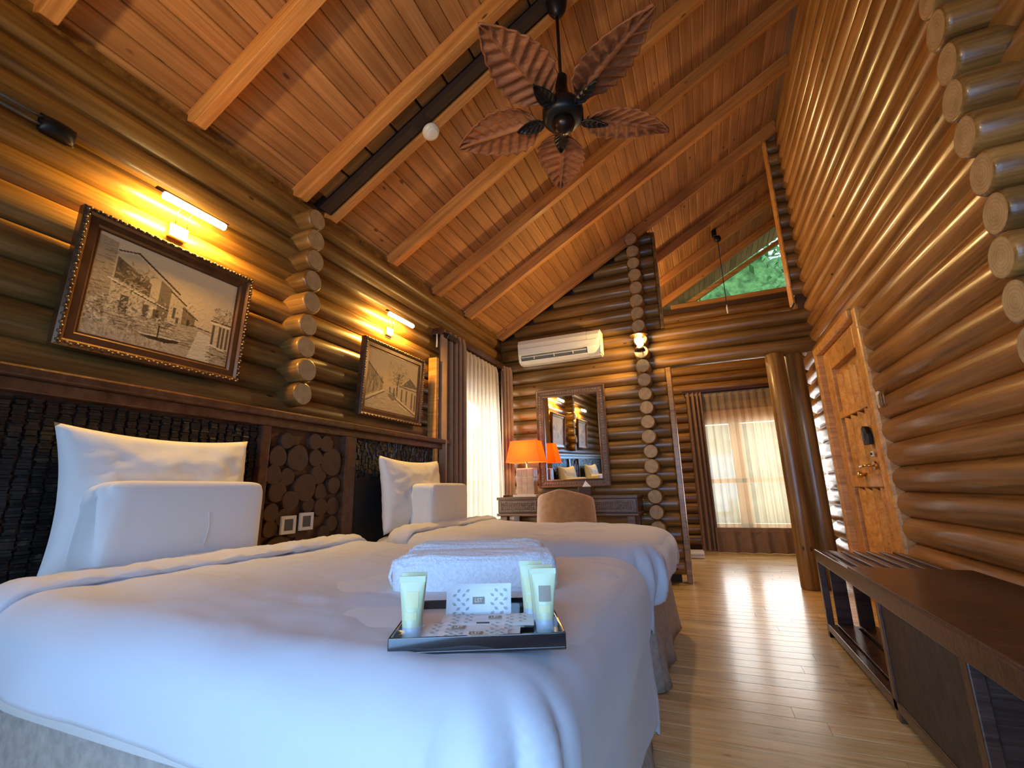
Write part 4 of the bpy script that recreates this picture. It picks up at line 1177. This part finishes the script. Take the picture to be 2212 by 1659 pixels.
# ------------------------------------------------------------------ bench along the right wall
BX0, BX1, BY0, BY1 = .575, 1.04, -.35, 3.44
t = thing('luggage_bench', 'long dark wooden bench with slatted top and side bars along the right wall', 'bench', (.8, 1.5, 0))
def b_(x0, x1, y0, y1, z0, z1, n, mat='dark', bev=.004, par=None):
    return MB().bb(x0-.8, x1-.8, y0-1.5, y1-1.5, z0, z1).build(n, M[mat], par or t, bevel=bev)
b_(BX0+.002, BX1, BY0, 2.72, .455, .492, 'top_board')
for k in range(7):
    MB().box((BX0+.032+.0640*k-.8, (2.72+BY1)/2-1.5, .467), (.050, BY1-2.72, .016), rot=Matrix.Rotation(R(10), 3, 'Y')).build('slat', M['dark'], t, bevel=.003)
b_(BX0, BX0+.03, BY0, BY1, .415, .483, 'fascia')
b_(BX1-.03, BX1, BY0, BY1, .40, .45, 'back_rail')
b_(BX0, BX1, BY1-.035, BY1, .40, .452, 'end_rail')
b_(BX0, BX1, BY1-.05, BY1, 0.0, .06, 'end_foot_rail')
for yy in (BY1-.05, 2.33, 1.66, .9, BY0):
    b_(BX0, BX0+.035, yy, yy+.045, 0.0, .42, 'leg'); b_(BX1-.04, BX1, yy, yy+.045, 0, .42, 'leg')
for k in range(4):
    b_(BX0+.055+.105*k, BX0+.055+.105*k+.075, BY1-.035, BY1-.015, .06, .40, 'side_bar')
b_(BX0, BX0+.035, BY0, BY1-.05, .035, .075, 'bottom_rail')
for k in range(4):
    b_(BX0+.045+.11*k, BX0+.045+.11*k+.085, 2.37, BY1-.05, .06, .078, 'shelf_slat', bev=.002)
pn = b_(BX0+.006, BX0+.03, 1.70, 2.335, .075, .415, 'rough_panel', 'bench_panel', .0)
b_(BX0+.03, BX1-.04, 1.69, 1.71, .06, .415, 'divider'); b_(BX0+.03, BX1-.04, 2.34, 2.36, .06, .415, 'divider')
b_(BX0+.03, BX1-.03, .95, 1.69, .06, .08, 'shelf'); b_(BX0+.03, BX1-.03, BY0, .9, .06, .08, 'shelf')
b_(BX1-.02, BX1-.005, BY0, 1.69, .08, .4, 'back_board')

# ------------------------------------------------------------------ outdoors
g = tag(MB().bb(-30, 30, -25, 35, -.75, -.5).build('ground', M['grass']), kind='structure')
t = thing('garden_bank', 'mossy grey-green stone bank outside behind the gold sheer curtain', 'bank', (1.0, 10.0, -.5))
M['moss'] = plain('mossy_stone', (.34, .42, .30), .9, nscale=5, namp=.5, bump=.8, bscale=8)
MB().grid(lambda u, v: (-9+18*u, 1.1*v+.22*fbm((u*30, v*6, 2), 4), 3.1*v+.12*fbm((u*22, v*5, 7), 3)), 90, 20).build('stone_face', M['moss'], t, smooth=True, solid=.1)
def tree(label, x, y_, h, r, seed, trunk=.09):
    t = thing('tree', label, 'tree', (x, y_, -.5), group='trees outside')
    MB().tube([(0, 0, 0), (.05, .02, h*.35), (-.04, .03, h*.7)], lambda f: trunk*(1-.6*f), 10).build('trunk', M['bark'], t, smooth=True)
    def core(u, v):
        th, ph = u*2*PI, v*PI; k = r*.80*(1+.22*math.sin(3*th+seed)*math.sin(2*ph)+.12*fbm((math.cos(th)*3+seed, math.sin(th)*3, v*6), 4))
        return (k*math.sin(ph)*math.cos(th), k*math.sin(ph)*math.sin(th), h*.62+k*1.05*math.cos(ph))
    MB().grid(core, 60, 36, closeu=True).build('inner_foliage', M['leaf2'], t, smooth=True)
    r2 = random.Random(seed); m = MB()
    for _ in range(4200):
        th, ph = r2.uniform(0, 2*PI), math.acos(r2.uniform(-1, 1)); k = r*(r2.random()**.4)*(1+.25*math.sin(3*th+seed)*math.sin(2*ph))
        c_ = Vector((k*math.sin(ph)*math.cos(th), k*math.sin(ph)*math.sin(th), h*.62+k*1.05*math.cos(ph)))
        a = Vector((r2.gauss(0, 1), r2.gauss(0, 1), r2.gauss(0, .6))).normalized(); b = a.orthogonal().normalized()
        l, w_ = r2.uniform(.12, .24), r2.uniform(.05, .10)
        m.add([c_-a*l, c_+b*w_, c_+a*l, c_-b*w_], [(0, 1, 2, 3)])
    o = m.build('foliage', M['leaf'], t, fix=False); o['kind'] = 'stuff'
tree('broad leafy tree seen through the gable glass and glazed doors', 1.6, 12.2, 7.5, 2.6, 1)
tree('leafy tree left of the passage doors outside', -3.6, 12.5, 5.5, 2.0, 2)
tree('leafy tree right of the passage doors outside', 7.0, 13.0, 7.0, 2.3, 3)
tree('leafy bush outside the window left of the desk', -5.5, 5.2, 3.6, 1.4, 4)
